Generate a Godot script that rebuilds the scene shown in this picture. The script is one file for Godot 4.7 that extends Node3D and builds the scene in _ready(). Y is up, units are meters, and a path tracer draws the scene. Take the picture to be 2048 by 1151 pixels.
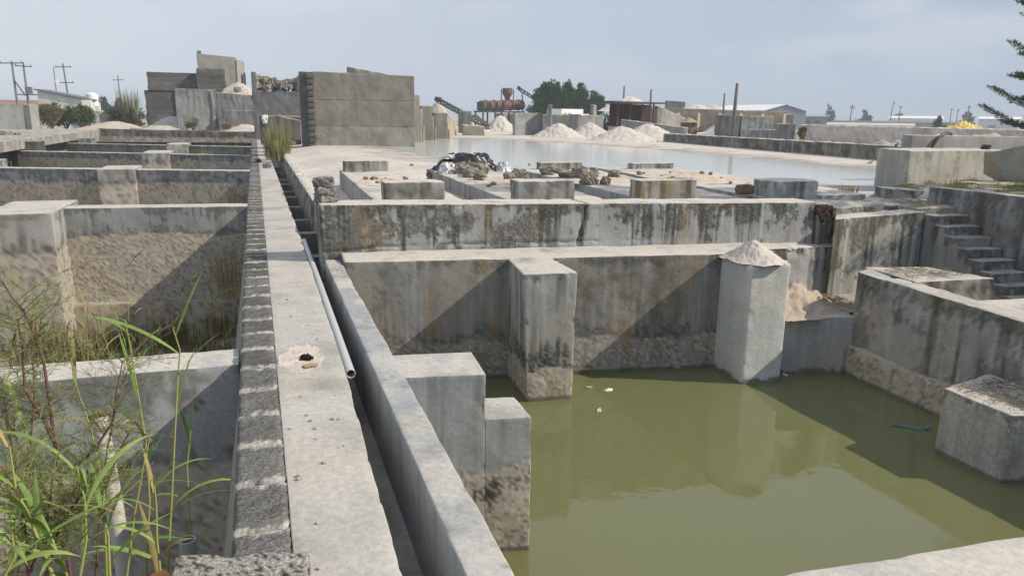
extends Node3D

# ------------------------------------------------------------------ noise, materials
var nA := FastNoiseLite.new()
var nB := FastNoiseLite.new()
var nC := FastNoiseLite.new()
var rng := RandomNumberGenerator.new()
var M := {}
var taken := {}

func _noise(f: FastNoiseLite, s: int, oct: int) -> void:
	f.noise_type = FastNoiseLite.TYPE_SIMPLEX_SMOOTH
	f.seed = s
	f.frequency = 1.0
	f.fractal_type = FastNoiseLite.FRACTAL_FBM
	f.fractal_octaves = oct
	f.fractal_gain = 0.55

func lin(r: float, g: float, b: float) -> Color:
	return Color(r, g, b).linear_to_srgb()

func grain_image(size: int, s: int, f1: float, f2: float, low: float, pits: float) -> Image:
	# seamless multiplicative grain around 0.8 (linear look-up is sRGB)
	var a := FastNoiseLite.new(); a.seed = s; a.frequency = f1; a.fractal_octaves = 5; a.fractal_gain = 0.6
	var b := FastNoiseLite.new(); b.seed = s + 7; b.frequency = f2; b.fractal_octaves = 2
	var ia := a.get_seamless_image(size, size, false, false, 0.15)
	var ib := b.get_seamless_image(size, size, false, false, 0.1)
	var da := ia.get_data(); var db := ib.get_data()
	var out := PackedByteArray(); out.resize(size * size * 3)
	for i in size * size:
		var v := low + (1.0 - low) * (da[i] / 255.0)
		var k := db[i] / 255.0
		v *= 1.0 - pits * clampf((k - 0.62) * 5.0, 0.0, 1.0)
		v += 0.06 * clampf((0.34 - k) * 5.0, 0.0, 1.0)
		var c := int(clampf(v, 0.0, 1.0) * 255.0)
		out[i * 3] = c; out[i * 3 + 1] = c; out[i * 3 + 2] = c
	return Image.create_from_data(size, size, false, Image.FORMAT_RGB8, out)

func height_image(size: int, s: int, f1: float, oct: int) -> Image:
	var a := FastNoiseLite.new(); a.seed = s; a.frequency = f1; a.fractal_octaves = oct; a.fractal_gain = 0.65
	return a.get_seamless_image(size, size, false, false, 0.12)

func tri_mat(img: Image, him: Image, scale: float, bump: float, rough: float) -> StandardMaterial3D:
	var m := StandardMaterial3D.new()
	m.vertex_color_use_as_albedo = true
	m.albedo_texture = ImageTexture.create_from_image(img)
	m.uv1_triplanar = true
	m.uv1_world_triplanar = true
	m.uv1_scale = Vector3(scale, scale, scale)
	if him != null:
		m.heightmap_enabled = true
		m.heightmap_texture = ImageTexture.create_from_image(him)
		m.heightmap_scale = bump
	m.roughness = rough
	m.metallic_specular = 0.3
	return m

func plain(c: Color, rough: float, metal := 0.0) -> StandardMaterial3D:
	var m := StandardMaterial3D.new()
	m.albedo_color = c
	m.roughness = rough
	m.metallic = metal
	return m

func vmat(rough: float, spec := 0.3) -> StandardMaterial3D:
	var m := StandardMaterial3D.new()
	m.vertex_color_use_as_albedo = true
	m.roughness = rough
	m.metallic_specular = spec
	return m

func make_materials() -> void:
	_noise(nA, 11, 4); _noise(nB, 23, 2); _noise(nC, 37, 3)
	var grain := grain_image(1024, 3, 0.035, 0.16, 0.84, 0.11)
	var rough_h := height_image(1024, 5, 0.06, 5)
	M.conc = tri_mat(grain, rough_h, 0.62, 0.03, 0.93)
	M.coarse = tri_mat(grain_image(512, 31, 0.05, 0.22, 0.45, 0.5), height_image(512, 33, 0.12, 4), 1.9, 0.45, 0.96)
	M.sand = tri_mat(grain_image(512, 41, 0.02, 0.16, 0.80, 0.08), height_image(512, 43, 0.06, 5), 0.55, 0.12, 0.97)
	M.rust = tri_mat(grain_image(512, 51, 0.02, 0.1, 0.4, 0.3), null, 0.7, 0.0, 0.85)
	M.smooth = vmat(0.6)
	M.dark_metal = plain(lin(0.035, 0.035, 0.04), 0.6, 0.3)
	M.pole = plain(lin(0.13, 0.12, 0.11), 0.85)
	M.wire = plain(lin(0.05, 0.05, 0.055), 0.7)
	M.pvc = plain(lin(0.40, 0.41, 0.42), 0.45)
	M.white = plain(lin(0.74, 0.75, 0.75), 0.5)
	M.glass = plain(lin(0.02, 0.025, 0.03), 0.06)
	M.tyre = plain(lin(0.02, 0.02, 0.02), 0.9)
	M.black_film = plain(lin(0.012, 0.012, 0.014), 0.36)
	M.white_film = plain(lin(0.62, 0.63, 0.65), 0.6)
	M.blue_film = plain(lin(0.04, 0.19, 0.20), 0.5)
	M.yellow = plain(lin(0.70, 0.52, 0.06), 0.6)
	M.pale_scrap = plain(lin(0.40, 0.40, 0.20), 0.6)
	M.wood = plain(lin(0.30, 0.22, 0.14), 0.85)
	M.hose = plain(lin(0.02, 0.02, 0.022), 0.5)
	var lf := vmat(0.6, 0.35)
	lf.backlight_enabled = true
	lf.backlight = Color(0.55, 0.6, 0.3)
	lf.cull_mode = BaseMaterial3D.CULL_DISABLED
	M.leaf = lf
	var tl := vmat(0.9, 0.08)
	tl.backlight_enabled = true
	tl.backlight = Color(0.25, 0.4, 0.12)
	tl.cull_mode = BaseMaterial3D.CULL_DISABLED
	M.tree_leaf = tl
	M.stem = vmat(0.75)
	# murky standing water: a coloured body under a mirror-smooth, faintly rippled skin
	var w := StandardMaterial3D.new()
	w.albedo_color = lin(0.126, 0.133, 0.058)
	w.roughness = 0.05
	w.metallic_specular = 0.5
	w.heightmap_enabled = true
	w.heightmap_texture = ImageTexture.create_from_image(height_image(512, 71, 0.012, 3))
	w.heightmap_scale = 0.10
	w.uv1_triplanar = true; w.uv1_world_triplanar = true
	w.uv1_scale = Vector3(0.45, 0.45, 0.45)
	M.green_water = w
	var pw := StandardMaterial3D.new()
	pw.albedo_color = lin(0.46, 0.47, 0.45)
	pw.roughness = 0.13
	pw.metallic_specular = 0.5
	pw.heightmap_enabled = true
	pw.heightmap_texture = ImageTexture.create_from_image(height_image(512, 73, 0.02, 3))
	pw.heightmap_scale = 0.12
	pw.uv1_triplanar = true; pw.uv1_world_triplanar = true
	pw.uv1_scale = Vector3(0.5, 0.5, 0.5)
	M.pond_water = pw

# ------------------------------------------------------------------ naming
func numbered(called: String) -> String:
	if not taken.has(called):
		taken[called] = 0
		return called
	taken[called] += 1
	return "%s_%03d" % [called, taken[called]]

func thing(called: String, label: String, category: String, at := Vector3.ZERO, turn := 0.0, group := "") -> Node3D:
	var o := Node3D.new()
	o.name = numbered(called)
	add_child(o)
	o.position = at
	o.rotation.y = turn
	tag(o, label, category, group)
	return o

func tag(o: Node, label: String, category: String, group := "") -> void:
	o.set_meta("label", label)
	o.set_meta("category", category)
	if group != "":
		o.set_meta("group", group)

func part(called: String, mesh: Mesh, mat: Material, parent: Node, at := Vector3.ZERO, rot := Vector3.ZERO) -> MeshInstance3D:
	var o := MeshInstance3D.new()
	o.name = called
	o.mesh = mesh
	o.material_override = mat
	parent.add_child(o, true)
	o.position = at
	o.rotation = rot
	return o

func solo(called: String, mesh: Mesh, mat: Material, label: String, category: String, at := Vector3.ZERO, turn := 0.0, group := "") -> MeshInstance3D:
	var o := MeshInstance3D.new()
	o.name = numbered(called)
	o.mesh = mesh
	o.material_override = mat
	add_child(o)
	o.position = at
	o.rotation.y = turn
	tag(o, label, category, group)
	return o

func structure(called: String, mesh: Mesh, mat: Material, at := Vector3.ZERO) -> MeshInstance3D:
	var o := MeshInstance3D.new()
	o.name = numbered(called)
	o.mesh = mesh
	o.material_override = mat
	add_child(o)
	o.position = at
	o.set_meta("kind", "structure")
	return o

# ------------------------------------------------------------------ colours of matter
func mixc(a: Color, b: Color, t: float) -> Color:
	return a.lerp(b, clampf(t, 0.0, 1.0))

const DUST := Color(0.57, 0.54, 0.50)
const TAN := Color(0.58, 0.505, 0.40)
const ALGAE := Color(0.055, 0.055, 0.042)
const OCHRE := Color(0.20, 0.15, 0.07)
const LIME := Color(0.55, 0.55, 0.53)

# s: base, top, streak, drip, algae (reach below top), patch, tide (level), tideband, dust, ochre
func conc_col(p: Vector3, n: Vector3, s: Dictionary) -> Color:
	var c: Color = s.get("base", Color(0.36, 0.355, 0.34))
	var m := nA.get_noise_3d(p.x * 0.9, p.y * 0.9, p.z * 0.9) * 0.26 + nC.get_noise_3d(p.x * 4.1, p.y * 3.0, p.z * 4.1) * 0.08 + nB.get_noise_3d(p.x * 17.0, p.y * 17.0, p.z * 17.0) * 0.05
	c = Color(c.r * (1.0 + m), c.g * (1.0 + m), c.b * (1.0 + m * 0.95))
	var hue := clampf(nA.get_noise_3d(p.x * 0.8 + 20.0, p.y * 1.1, p.z * 0.8) * 1.6, -1.0, 1.0)
	c = Color(c.r * (1.0 + 0.05 * hue), c.g, c.b * (1.0 - 0.07 * hue))
	var spk := nB.get_noise_3d(p.x * 26.0, p.y * 26.0, p.z * 26.0)
	if n.y < 0.6:
		var h := nA.get_noise_3d(p.x * 5.0, p.y * 0.42, p.z * 5.0)
		var h2 := nB.get_noise_3d(p.x * 24.0, p.y * 0.8 + 4.0, p.z * 24.0)
		var stk: float = s.get("streak", 0.35)
		c = mixc(c, ALGAE, stk * clampf((h * 0.9 + h2 * 0.5 - 0.06) * 3.2, 0.0, 1.0))
		c = mixc(c, LIME, float(s.get("drip", 0.15)) * clampf((-h * 0.5 - h2 * 0.9 - 0.28) * 5.0, 0.0, 1.0))
		if s.has("algae"):
			var d: float = float(s.top) - p.y
			var a: float = nA.get_noise_3d(p.x * 1.5 + 9.0, p.y * 2.2, p.z * 1.5) * 1.5 + h * 0.9 + h2 * 0.4 + 0.42 - d / float(s.algae)
			a += nB.get_noise_3d(p.x * 9.0, p.y * 5.0, p.z * 9.0) * 0.35
			var k: float = smoothstep(0.0, 0.16, a) * (0.74 + 0.6 * spk)
			c = mixc(c, ALGAE, k * float(s.get("algae_k", 0.82)))
		if s.has("patch"):
			var q: float = nA.get_noise_3d(p.x * 1.1 - 5.0, p.y * 1.1 + 2.0, p.z * 1.1) + nC.get_noise_3d(p.x * 6.0, p.y * 5.0, p.z * 6.0) * 0.45 - 0.12
			c = mixc(c, Color(0.085, 0.078, 0.05), float(s.patch) * smoothstep(0.0, 0.09, q + 0.12 * spk) * (0.75 + 0.6 * spk))
		if s.has("tide"):
			var lv: float = float(s.tide) + nC.get_noise_3d(p.x * 1.7, 0.0, p.z * 1.7) * 0.10
			var bandw: float = s.get("tideband", 0.22)
			# dark crust just above the sediment line
			var up: float = p.y - lv
			if up > 0.0:
				var bk: float = smoothstep(-0.25, 0.25, h2 * 0.9 + nC.get_noise_3d(p.x * 3.0, p.y * 3.0, p.z * 3.0) * 1.2 + 0.55 - up / bandw)
				c = mixc(c, Color(0.05, 0.05, 0.05), bk * float(s.get("tide_k", 0.7)) * (0.7 + spk))
			else:
				var tk: float = 0.75 + 0.25 * nC.get_noise_3d(p.x * 2.5, p.y * 5.0, p.z * 2.5)
				c = mixc(c, TAN * (1.0 + 0.35 * nB.get_noise_3d(p.x * 9.0, p.y * 9.0, p.z * 9.0)), tk * float(s.get("tan_k", 0.85)))
				c = mixc(c, Color(0.12, 0.10, 0.08), smoothstep(0.16, 0.4, spk) * 0.6)
				if s.has("below"):
					var bb: float = nC.get_noise_3d(p.x * 3.1 + 3.0, p.y * 1.6, p.z * 3.1) + h2 * 0.25 + 0.36 - absf(up + float(s.below) * 0.5) / float(s.below)
					c = mixc(c, Color(0.055, 0.055, 0.055), smoothstep(-0.05, 0.2, bb + 0.2 * spk) * 0.92)
				c = mixc(c, Color(0.6, 0.55, 0.47), smoothstep(0.22, 0.42, -spk) * 0.6)
		if s.has("ochre"):
			var o: float = nA.get_noise_3d(p.x * 2.2 + 31.0, p.y * 0.6, p.z * 2.2)
			c = mixc(c, Color(0.30, 0.21, 0.10), float(s.ochre) * smoothstep(0.22, 0.5, o))
	else:
		if s.has("smear"):
			var sm: float = nA.get_noise_3d(p.x * 0.9 + 8.0, 1.0, p.z * 1.5) + 0.35 * nC.get_noise_3d(p.x * 2.5, 2.0, p.z * 9.0)
			c = mixc(c, Color(0.22, 0.215, 0.20), float(s.smear) * smoothstep(0.08, 0.5, sm))
		var dk: float = nA.get_noise_3d(p.x * 1.3 + 3.0, p.y, p.z * 1.3) * 0.9 + spk * 0.25 + float(s.get("dust_bias", 0.1))
		c = mixc(c, DUST, float(s.get("dust", 0.45)) * smoothstep(-0.2, 0.3, dk))
		var cr: float = absf(nC.get_noise_3d(p.x * 1.8, 7.0, p.z * 1.8))
		c = mixc(c, Color(0.13, 0.125, 0.12), (1.0 - smoothstep(0.0, 0.018, cr)) * 0.55 * float(s.get("crack", 0.6)))
		c = mixc(c, Color(0.16, 0.15, 0.14), float(s.get("soot", 0.22)) * smoothstep(0.18, 0.45, nA.get_noise_3d(p.x * 2.7, 3.0, p.z * 2.7) + spk * 0.3))
	if p.x > 0.6 and p.y < -1.255 + 0.02 * nB.get_noise_3d(p.x * 3.0, 5.0, p.z * 3.0) and p.z > -8.5:
		c = mixc(c, Color(0.10, 0.095, 0.07), 0.75)
	if s.has("pebble"):
		c = mixc(c, Color(0.05, 0.05, 0.05), smoothstep(0.20, 0.30, nB.get_noise_3d(p.x * 75.0, p.y * 30.0, p.z * 75.0)))
	c.a = 1.0
	return c

# ------------------------------------------------------------------ shapes
func steps(length: float, cell: float, r: float) -> PackedFloat32Array:
	var out := PackedFloat32Array()
	var rr := minf(r, length * 0.3)
	out.append(0.0); out.append(rr * 0.45); out.append(rr)
	var n := maxi(1, int(ceil((length - 2.0 * rr) / cell)))
	for i in range(1, n):
		out.append(rr + (length - 2.0 * rr) * i / n)
	out.append(length - rr); out.append(length - rr * 0.45); out.append(length)
	return out

# A cast block on a four-cornered footprint (front-left, front-right, back-right, back-left), worn edges, uneven faces.
# o: cell, r, amp, chip, foot (footprint at the bottom), s (stain dictionary), origin, skip (faces left out)
func rblock(f: Array, y0: float, tops: Array, o: Dictionary) -> ArrayMesh:
	var cell: float = o.get("cell", 0.08)
	var r: float = o.get("r", 0.012)
	var amp: float = o.get("amp", 0.006)
	var chip: float = o.get("chip", 0.03)
	var org: Vector3 = o.get("origin", Vector3.ZERO)
	var g: Array = o.get("foot", f)
	var s: Dictionary = o.get("s", {})
	var skip: String = o.get("skip", "")
	var flat: String = o.get("flat", "")
	var A: Vector2 = f[0]; var B: Vector2 = f[1]; var C: Vector2 = f[2]; var D: Vector2 = f[3]
	var lx := (A.distance_to(B) + D.distance_to(C)) * 0.5
	var lz := (A.distance_to(D) + B.distance_to(C)) * 0.5
	var hh: float = (tops[0] + tops[1] + tops[2] + tops[3]) * 0.25 - y0
	r = minf(r, minf(lx, minf(lz, hh)) * 0.3)
	var dx := Vector3(B.x - A.x, 0, B.y - A.y).normalized()
	var dz := Vector3(D.x - A.x, 0, D.y - A.y).normalized()
	var us := steps(lx, cell, r)
	var vs := steps(lz, cell, r)
	var ws := steps(hh, cell, r)
	var st := SurfaceTool.new()
	st.begin(Mesh.PRIMITIVE_TRIANGLES)
	var base := 0
	for face in ["top", "front", "back", "left", "right"]:
		if skip.contains(face):
			continue
		var pa: PackedFloat32Array
		var pb: PackedFloat32Array
		if face == "top":
			pa = us; pb = vs
		elif face == "front" or face == "back":
			pa = us; pb = ws
		else:
			pa = vs; pb = ws
		var pts: Array[Vector3] = []
		for b in pb:
			for a in pa:
				var l: Vector3
				match face:
					"top": l = Vector3(a, hh, b)
					"front": l = Vector3(a, b, 0.0)
					"back": l = Vector3(a, b, lz)
					"left": l = Vector3(0.0, b, a)
					_: l = Vector3(lx, b, a)
				var ci := Vector3(clampf(l.x, 0.0 if flat == "left" else r, lx - r), minf(l.y, hh - r), clampf(l.z, r, lz - r))
				var dd := l - ci
				if dd.length_squared() < 1e-12:
					dd = Vector3.UP if face == "top" else (Vector3(0, 0, -1) if face == "front" else Vector3(0, 0, 1))
				dd = dd.normalized()
				l = ci + dd * r
				var tu := l.x / lx
				var tv := l.z / lz
				var tw := clampf(l.y / hh, 0.0, 1.0)
				var qt := A.lerp(B, tu).lerp(D.lerp(C, tu), tv)
				var qb: Vector2 = (g[0] as Vector2).lerp(g[1], tu).lerp((g[3] as Vector2).lerp(g[2], tu), tv)
				var q := qb.lerp(qt, tw)
				if o.has("warp"): q = (o.warp as Callable).call(q, tu)
				var ty: float = lerpf(lerpf(tops[0], tops[1], tu), lerpf(tops[3], tops[2], tu), tv)
				var p := Vector3(q.x, lerpf(y0, ty, tw), q.y)
				var nn := (dx * dd.x + Vector3.UP * dd.y + dz * dd.z).normalized()
				var e0 := minf(l.x, lx - l.x)
				var e1 := minf(l.z, lz - l.z)
				var e2 := hh - l.y
				var edge: float = e0 + e1 + e2 - maxf(e0, maxf(e1, e2))
				var disp: float = amp * (nA.get_noise_3d(p.x * 1.7, p.y * 1.7, p.z * 1.7) * 1.6 + nC.get_noise_3d(p.x * 7.0, p.y * 7.0, p.z * 7.0) * 0.18)
				if o.has("pit") and nn.y < 0.6 and p.y < float(s.get("tide", -9.0)) + 0.06:
					disp += float(o.pit) * smoothstep(-0.15, 0.3, nC.get_noise_3d(p.x * 1.9, p.y * 2.6, p.z * 1.9)) * (absf(nB.get_noise_3d(p.x * 16.0, p.y * 19.0, p.z * 16.0)) * 1.2 + nB.get_noise_3d(p.x * 34.0, p.y * 38.0, p.z * 34.0) * 0.8)
				if o.has("groove"): disp -= (o.groove as Callable).call(p)
				if edge < 0.14:
					var ch := maxf(0.0, nC.get_noise_3d(p.x * 2.6 + 50.0, p.y * 2.6, p.z * 2.6) - 0.16) * (1.0 + 1.5 * nB.get_noise_3d(p.x * 13.0, p.y * 13.0, p.z * 13.0))
					disp -= 0.55 * chip * ch * pow(1.0 - edge / 0.14, 1.5) * 1.6
				var c := conc_col(p, nn, s)
				p += nn * disp
				pts.append(p)
				st.set_color(c)
				st.add_vertex(p - org)
		var want: Vector3
		match face:
			"top": want = Vector3.UP
			"front": want = -dz
			"back": want = dz
			"left": want = -dx
			_: want = dx
		var na := pa.size(); var nb := pb.size()
		var mid := (nb / 2) * na + na / 2
		if na < 3: mid = 0
		var a0 := pts[0]; var b0 := pts[na - 1]; var c0 := pts[(nb - 1) * na]
		var flip: bool = (a0 - c0).cross(a0 - b0).dot(want) < 0.0
		for j in nb - 1:
			for i in na - 1:
				var k := base + j * na + i
				if flip:
					st.add_index(k); st.add_index(k + na); st.add_index(k + 1)
					st.add_index(k + 1); st.add_index(k + na); st.add_index(k + na + 1)
				else:
					st.add_index(k); st.add_index(k + 1); st.add_index(k + na)
					st.add_index(k + 1); st.add_index(k + na + 1); st.add_index(k + na)
		base += na * nb
	st.generate_normals()
	return st.commit()

func foot_rect(x0: float, x1: float, zf: float, zb: float) -> Array:
	# zf is the side towards the camera (larger z)
	return [Vector2(x0, zf), Vector2(x1, zf), Vector2(x1, zb), Vector2(x0, zb)]

func foot_turned(cx: float, cz: float, w: float, d: float, turn: float) -> Array:
	var u := Vector2(cos(turn), -sin(turn)); var v := Vector2(-sin(turn), -cos(turn))
	var c := Vector2(cx, cz)
	return [c - u * w / 2 - v * d / 2, c + u * w / 2 - v * d / 2, c + u * w / 2 + v * d / 2, c - u * w / 2 + v * d / 2]

func centre(f: Array, y: float) -> Vector3:
	var c: Vector2 = (f[0] + f[1] + f[2] + f[3]) / 4.0
	return Vector3(c.x, y, c.y)

# one cast wall, pier or beam as a thing of its own
func cast(called: String, label: String, category: String, f: Array, y0: float, tops, o: Dictionary, group := "", mat: Material = null) -> MeshInstance3D:
	var t: Array = tops if tops is Array else [tops, tops, tops, tops]
	var org := centre(f, y0)
	o.origin = org
	if not o.has("s"): o.s = {}
	if not o.s.has("top"): o.s.top = maxf(t[0], t[2])
	return solo(called, rblock(f, y0, t, o), M.conc if mat == null else mat, label, category, org, 0.0, group)

func cast_part(called: String, f: Array, y0: float, tops, o: Dictionary, parent: Node3D, mat: Material = null) -> MeshInstance3D:
	var t: Array = tops if tops is Array else [tops, tops, tops, tops]
	if not o.has("s"): o.s = {}
	if not o.s.has("top"): o.s.top = maxf(t[0], t[2])
	var org := parent.position
	o.origin = org
	return part(called, rblock(f, y0, t, o), M.conc if mat == null else mat, parent)

func tube(pts: Array, radii: Array, sides := 8, cap := true, col := Color(1, 1, 1)) -> ArrayMesh:
	var st := SurfaceTool.new()
	st.begin(Mesh.PRIMITIVE_TRIANGLES)
	add_tube(st, pts, radii, sides, cap, col)
	st.generate_normals()
	return st.commit()

func add_tube(st: SurfaceTool, pts: Array, radii: Array, sides := 8, cap := true, col := Color(1, 1, 1)) -> void:
	var rings: Array = []
	for i in pts.size():
		var t: Vector3
		if i == 0: t = pts[1] - pts[0]
		elif i == pts.size() - 1: t = pts[i] - pts[i - 1]
		else: t = pts[i + 1] - pts[i - 1]
		t = t.normalized()
		var u := t.cross(Vector3.UP if absf(t.y) < 0.93 else Vector3.RIGHT).normalized()
		var v := u.cross(t)
		var ring: Array = []
		for k in sides:
			var a := TAU * k / sides
			ring.append(pts[i] + (u * cos(a) + v * sin(a)) * radii[i])
		rings.append(ring)
	st.set_color(col)
	for i in rings.size() - 1:
		for k in sides:
			var k2 := (k + 1) % sides
			for q in [rings[i][k], rings[i + 1][k], rings[i][k2], rings[i][k2], rings[i + 1][k], rings[i + 1][k2]]:
				st.add_vertex(q)
	if cap:
		for e in [0, rings.size() - 1]:
			for k in sides:
				var k2 := (k + 1) % sides
				var tri := [pts[e], rings[e][k], rings[e][k2]] if e == 0 else [pts[e], rings[e][k2], rings[e][k]]
				for q in tri: st.add_vertex(q)

func add_box(st: SurfaceTool, c: Vector3, size: Vector3, basis := Basis.IDENTITY, col := Color(1, 1, 1)) -> void:
	var h := size / 2.0
	st.set_color(col)
	for ax in 3:
		for sg in [-1.0, 1.0]:
			var n := Vector3.ZERO; n[ax] = sg
			var u := Vector3.ZERO; u[(ax + 1) % 3] = 1.0
			var v := Vector3.ZERO; v[(ax + 2) % 3] = 1.0
			var q := []
			for e in [[-1, -1], [1, -1], [1, 1], [-1, 1]]:
				q.append(c + basis * ((n + u * e[0] + v * e[1]) * h))
			var order := [0, 2, 1, 0, 3, 2] if sg > 0 else [0, 1, 2, 0, 2, 3]
			for i in order: st.add_vertex(q[i])

func box_mesh(size: Vector3, col := Color(1, 1, 1), c := Vector3.ZERO) -> ArrayMesh:
	var st := SurfaceTool.new()
	st.begin(Mesh.PRIMITIVE_TRIANGLES)
	st.set_smooth_group(-1)
	add_box(st, c, size, Basis.IDENTITY, col)
	st.generate_normals()
	return st.commit()

# broken lump of concrete or stone
func lump(s: int, size: Vector3, base: Color, n := 5, sharp := 0.28) -> ArrayMesh:
	var st := SurfaceTool.new()
	st.begin(Mesh.PRIMITIVE_TRIANGLES)
	st.set_smooth_group(-1)
	var off := Vector3(s * 13.7, s * 5.1, s * 9.3)
	for ax in 3:
		for sg in [-1.0, 1.0]:
			var nn := Vector3.ZERO; nn[ax] = sg
			var u := Vector3.ZERO; u[(ax + 1) % 3] = 1.0
			var v := Vector3.ZERO; v[(ax + 2) % 3] = 1.0
			var P: Array = []
			for j in n + 1:
				for i in n + 1:
					var q := nn + u * (2.0 * i / n - 1.0) + v * (2.0 * j / n - 1.0)
					var d := q.normalized()
					var e := q.lerp(d, 0.45)
					e *= 1.0 + sharp * (nB.get_noise_3dv(d * 1.1 + off) * 1.6 + nC.get_noise_3dv(d * 2.7 + off) * 0.7)
					P.append(e * size * 0.5)
			for j in n:
				for i in n:
					var k := j * (n + 1) + i
					var order := [k, k + n + 2, k + 1, k, k + n + 1, k + n + 2] if sg > 0 else [k, k + 1, k + n + 2, k, k + n + 2, k + n + 1]
					var m: float = 1.0 + 0.35 * nC.get_noise_3dv(P[k] * 6.0 + off)
					st.set_color(Color(base.r * m, base.g * m, base.b * m))
					for x in order: st.add_vertex(P[x])
	st.generate_normals()
	return st.commit()

# slumped heap of loose grain
func heap(s: int, rx: float, rz: float, h: float, base: Color, n := 40, lumpy := 0.06) -> ArrayMesh:
	var st := SurfaceTool.new()
	st.begin(Mesh.PRIMITIVE_TRIANGLES)
	var off := Vector2(s * 17.3, s * 7.9)
	for j in n + 1:
		for i in n + 1:
			var x := 2.0 * i / n - 1.0
			var z := 2.0 * j / n - 1.0
			var a := atan2(z, x)
			var rr := sqrt(x * x + z * z) * (1.0 + 0.16 * nC.get_noise_3d(cos(a) * 0.9 + off.x, sin(a) * 0.9, off.y))
			var y: float = pow(maxf(0.0, 1.0 - sqrt(rr * rr + 0.028) * 0.986), 1.22) * 1.22
			if rr > 1.0: y = -0.05 * (rr - 1.0) - 0.01
			var p := Vector3(x * rx, h * y, z * rz)
			p.y += h * lumpy * nC.get_noise_3d(x * 5.0 + off.x, z * 5.0 + off.y, 2.0) * smoothstep(1.05, 0.7, rr)
			var m: float = 1.0 + 0.10 * nC.get_noise_3d(p.x * 3.0, p.z * 3.0, off.x) + 0.10 * nB.get_noise_3d(p.x * 11.0, p.z * 11.0, off.x)
			st.set_color(Color(base.r * m, base.g * m, base.b * m))
			st.add_vertex(p)
	for j in n:
		for i in n:
			var x := 2.0 * (i + 0.5) / n - 1.0
			var z := 2.0 * (j + 0.5) / n - 1.0
			var a := atan2(z, x)
			if sqrt(x * x + z * z) * (1.0 + 0.16 * nC.get_noise_3d(cos(a) * 0.9 + off.x, sin(a) * 0.9, off.y)) > 1.06:
				continue
			var k := j * (n + 1) + i
			st.add_index(k); st.add_index(k + 1); st.add_index(k + n + 1)
			st.add_index(k + 1); st.add_index(k + n + 2); st.add_index(k + n + 1)
	st.generate_normals()
	return st.commit()

# ------------------------------------------------------------------ terrain
var POND := PackedVector2Array([Vector2(4.4, -27.6), Vector2(4.5, -24.0), Vector2(4.9, -20.0), Vector2(5.6, -17.0), Vector2(6.6, -15.2), Vector2(8.0, -13.5), Vector2(9.6, -12.0), Vector2(11.4, -10.9), Vector2(14.5, -9.3), Vector2(14.6, -14.3), Vector2(14.4, -19.0), Vector2(14.2, -25.3), Vector2(13.0, -31.0), Vector2(11.6, -35.6), Vector2(8.6, -37.0), Vector2(6.6, -33.0), Vector2(6.0, -29.0)])

func pond_depth(x: float, z: float) -> float:
	var p := Vector2(x, z)
	var d := 1e9
	for i in POND.size():
		var q := Geometry2D.get_closest_point_to_segment(p, POND[i], POND[(i + 1) % POND.size()])
		d = minf(d, q.distance_to(p))
	return d if Geometry2D.is_point_in_polygon(p, POND) else -d

func ground_y(x: float, z: float) -> float:
	var dist := sqrt(x * x + z * z)
	var y := lerpf(0.40, -1.6, smoothstep(48.0, 125.0, dist))
	if dist < 60.0 and x > 0.0 and z < -8.0:
		y -= 0.13 * smoothstep(2.2, 0.9, x)
		y -= 0.12 * smoothstep(0.9, 1.3, x) * smoothstep(9.6, 8.6, x) * smoothstep(-15.6, -14.4, z)
		y += 0.014 * nC.get_noise_2d(x * 0.55, z * 0.55) + 0.006 * nA.get_noise_2d(x * 2.3, z * 2.3)
		if x < 17.0:
			y -= 0.05 * smoothstep(-1.3, 1.3, pond_depth(x, z))
	if x > 20.0 and x < 46.0 and z < -35.0 and z > -60.0:
		y -= 0.95 * smoothstep(7.0, 3.0, Vector2(x - 33.0, z + 47.5).length())
	if x > 8.0 and z > -9.7 and x < 40.0:
		y += 0.25 * smoothstep(-9.7, -9.0, z) * smoothstep(16.0, 12.0, x) * smoothstep(8.95, 9.5, x)
		y += 0.04 * nC.get_noise_2d(x * 1.2, z * 1.2)
	return y

func ground_col(x: float, z: float, y: float) -> Color:
	var sand := Color(0.60, 0.555, 0.515)
	var m := 1.0 + 0.16 * nA.get_noise_2d(x * 0.35, z * 0.35) + 0.12 * nC.get_noise_2d(x * 1.9, z * 1.9)
	var c := Color(sand.r * m, sand.g * m, sand.b * m)
	var dist := sqrt(x * x + z * z)
	if x > 0.0 and z < -8.0 and x < 17.0 and dist < 45.0:
		var wet: float = pond_depth(x, z) + 1.9 * nC.get_noise_2d(x * 0.5 + 7.0, z * 0.9) + 0.6 * nB.get_noise_2d(x * 2.6, z * 4.0)
		c = mixc(c, Color(0.33, 0.305, 0.265), 0.9 * smoothstep(-1.6, 0.2, wet))
	if x > 8.6 and z > -9.9 and x < 45.0:
		var g: float = nC.get_noise_2d(x * 1.1, z * 1.1) * 1.3 + nB.get_noise_2d(x * 7.0, z * 7.0) * 0.5 + 0.35
		c = mixc(c, Color(0.13, 0.14, 0.06), smoothstep(0.0, 0.35, g) * smoothstep(-9.9, -9.3, z))
	if x < -8.0 or z < -52.0 or dist > 62.0:
		var e: float = nA.get_noise_2d(x * 0.05, z * 0.05) + nC.get_noise_2d(x * 0.3, z * 0.3) * 0.6
		c = mixc(c, Color(0.27, 0.23, 0.17), 0.75 * smoothstep(-0.35, 0.25, e))
		c = mixc(c, Color(0.12, 0.13, 0.06), 0.6 * smoothstep(0.22, 0.5, e + 0.2 * nB.get_noise_2d(x * 0.9, z * 0.9)))
	return c

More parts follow.
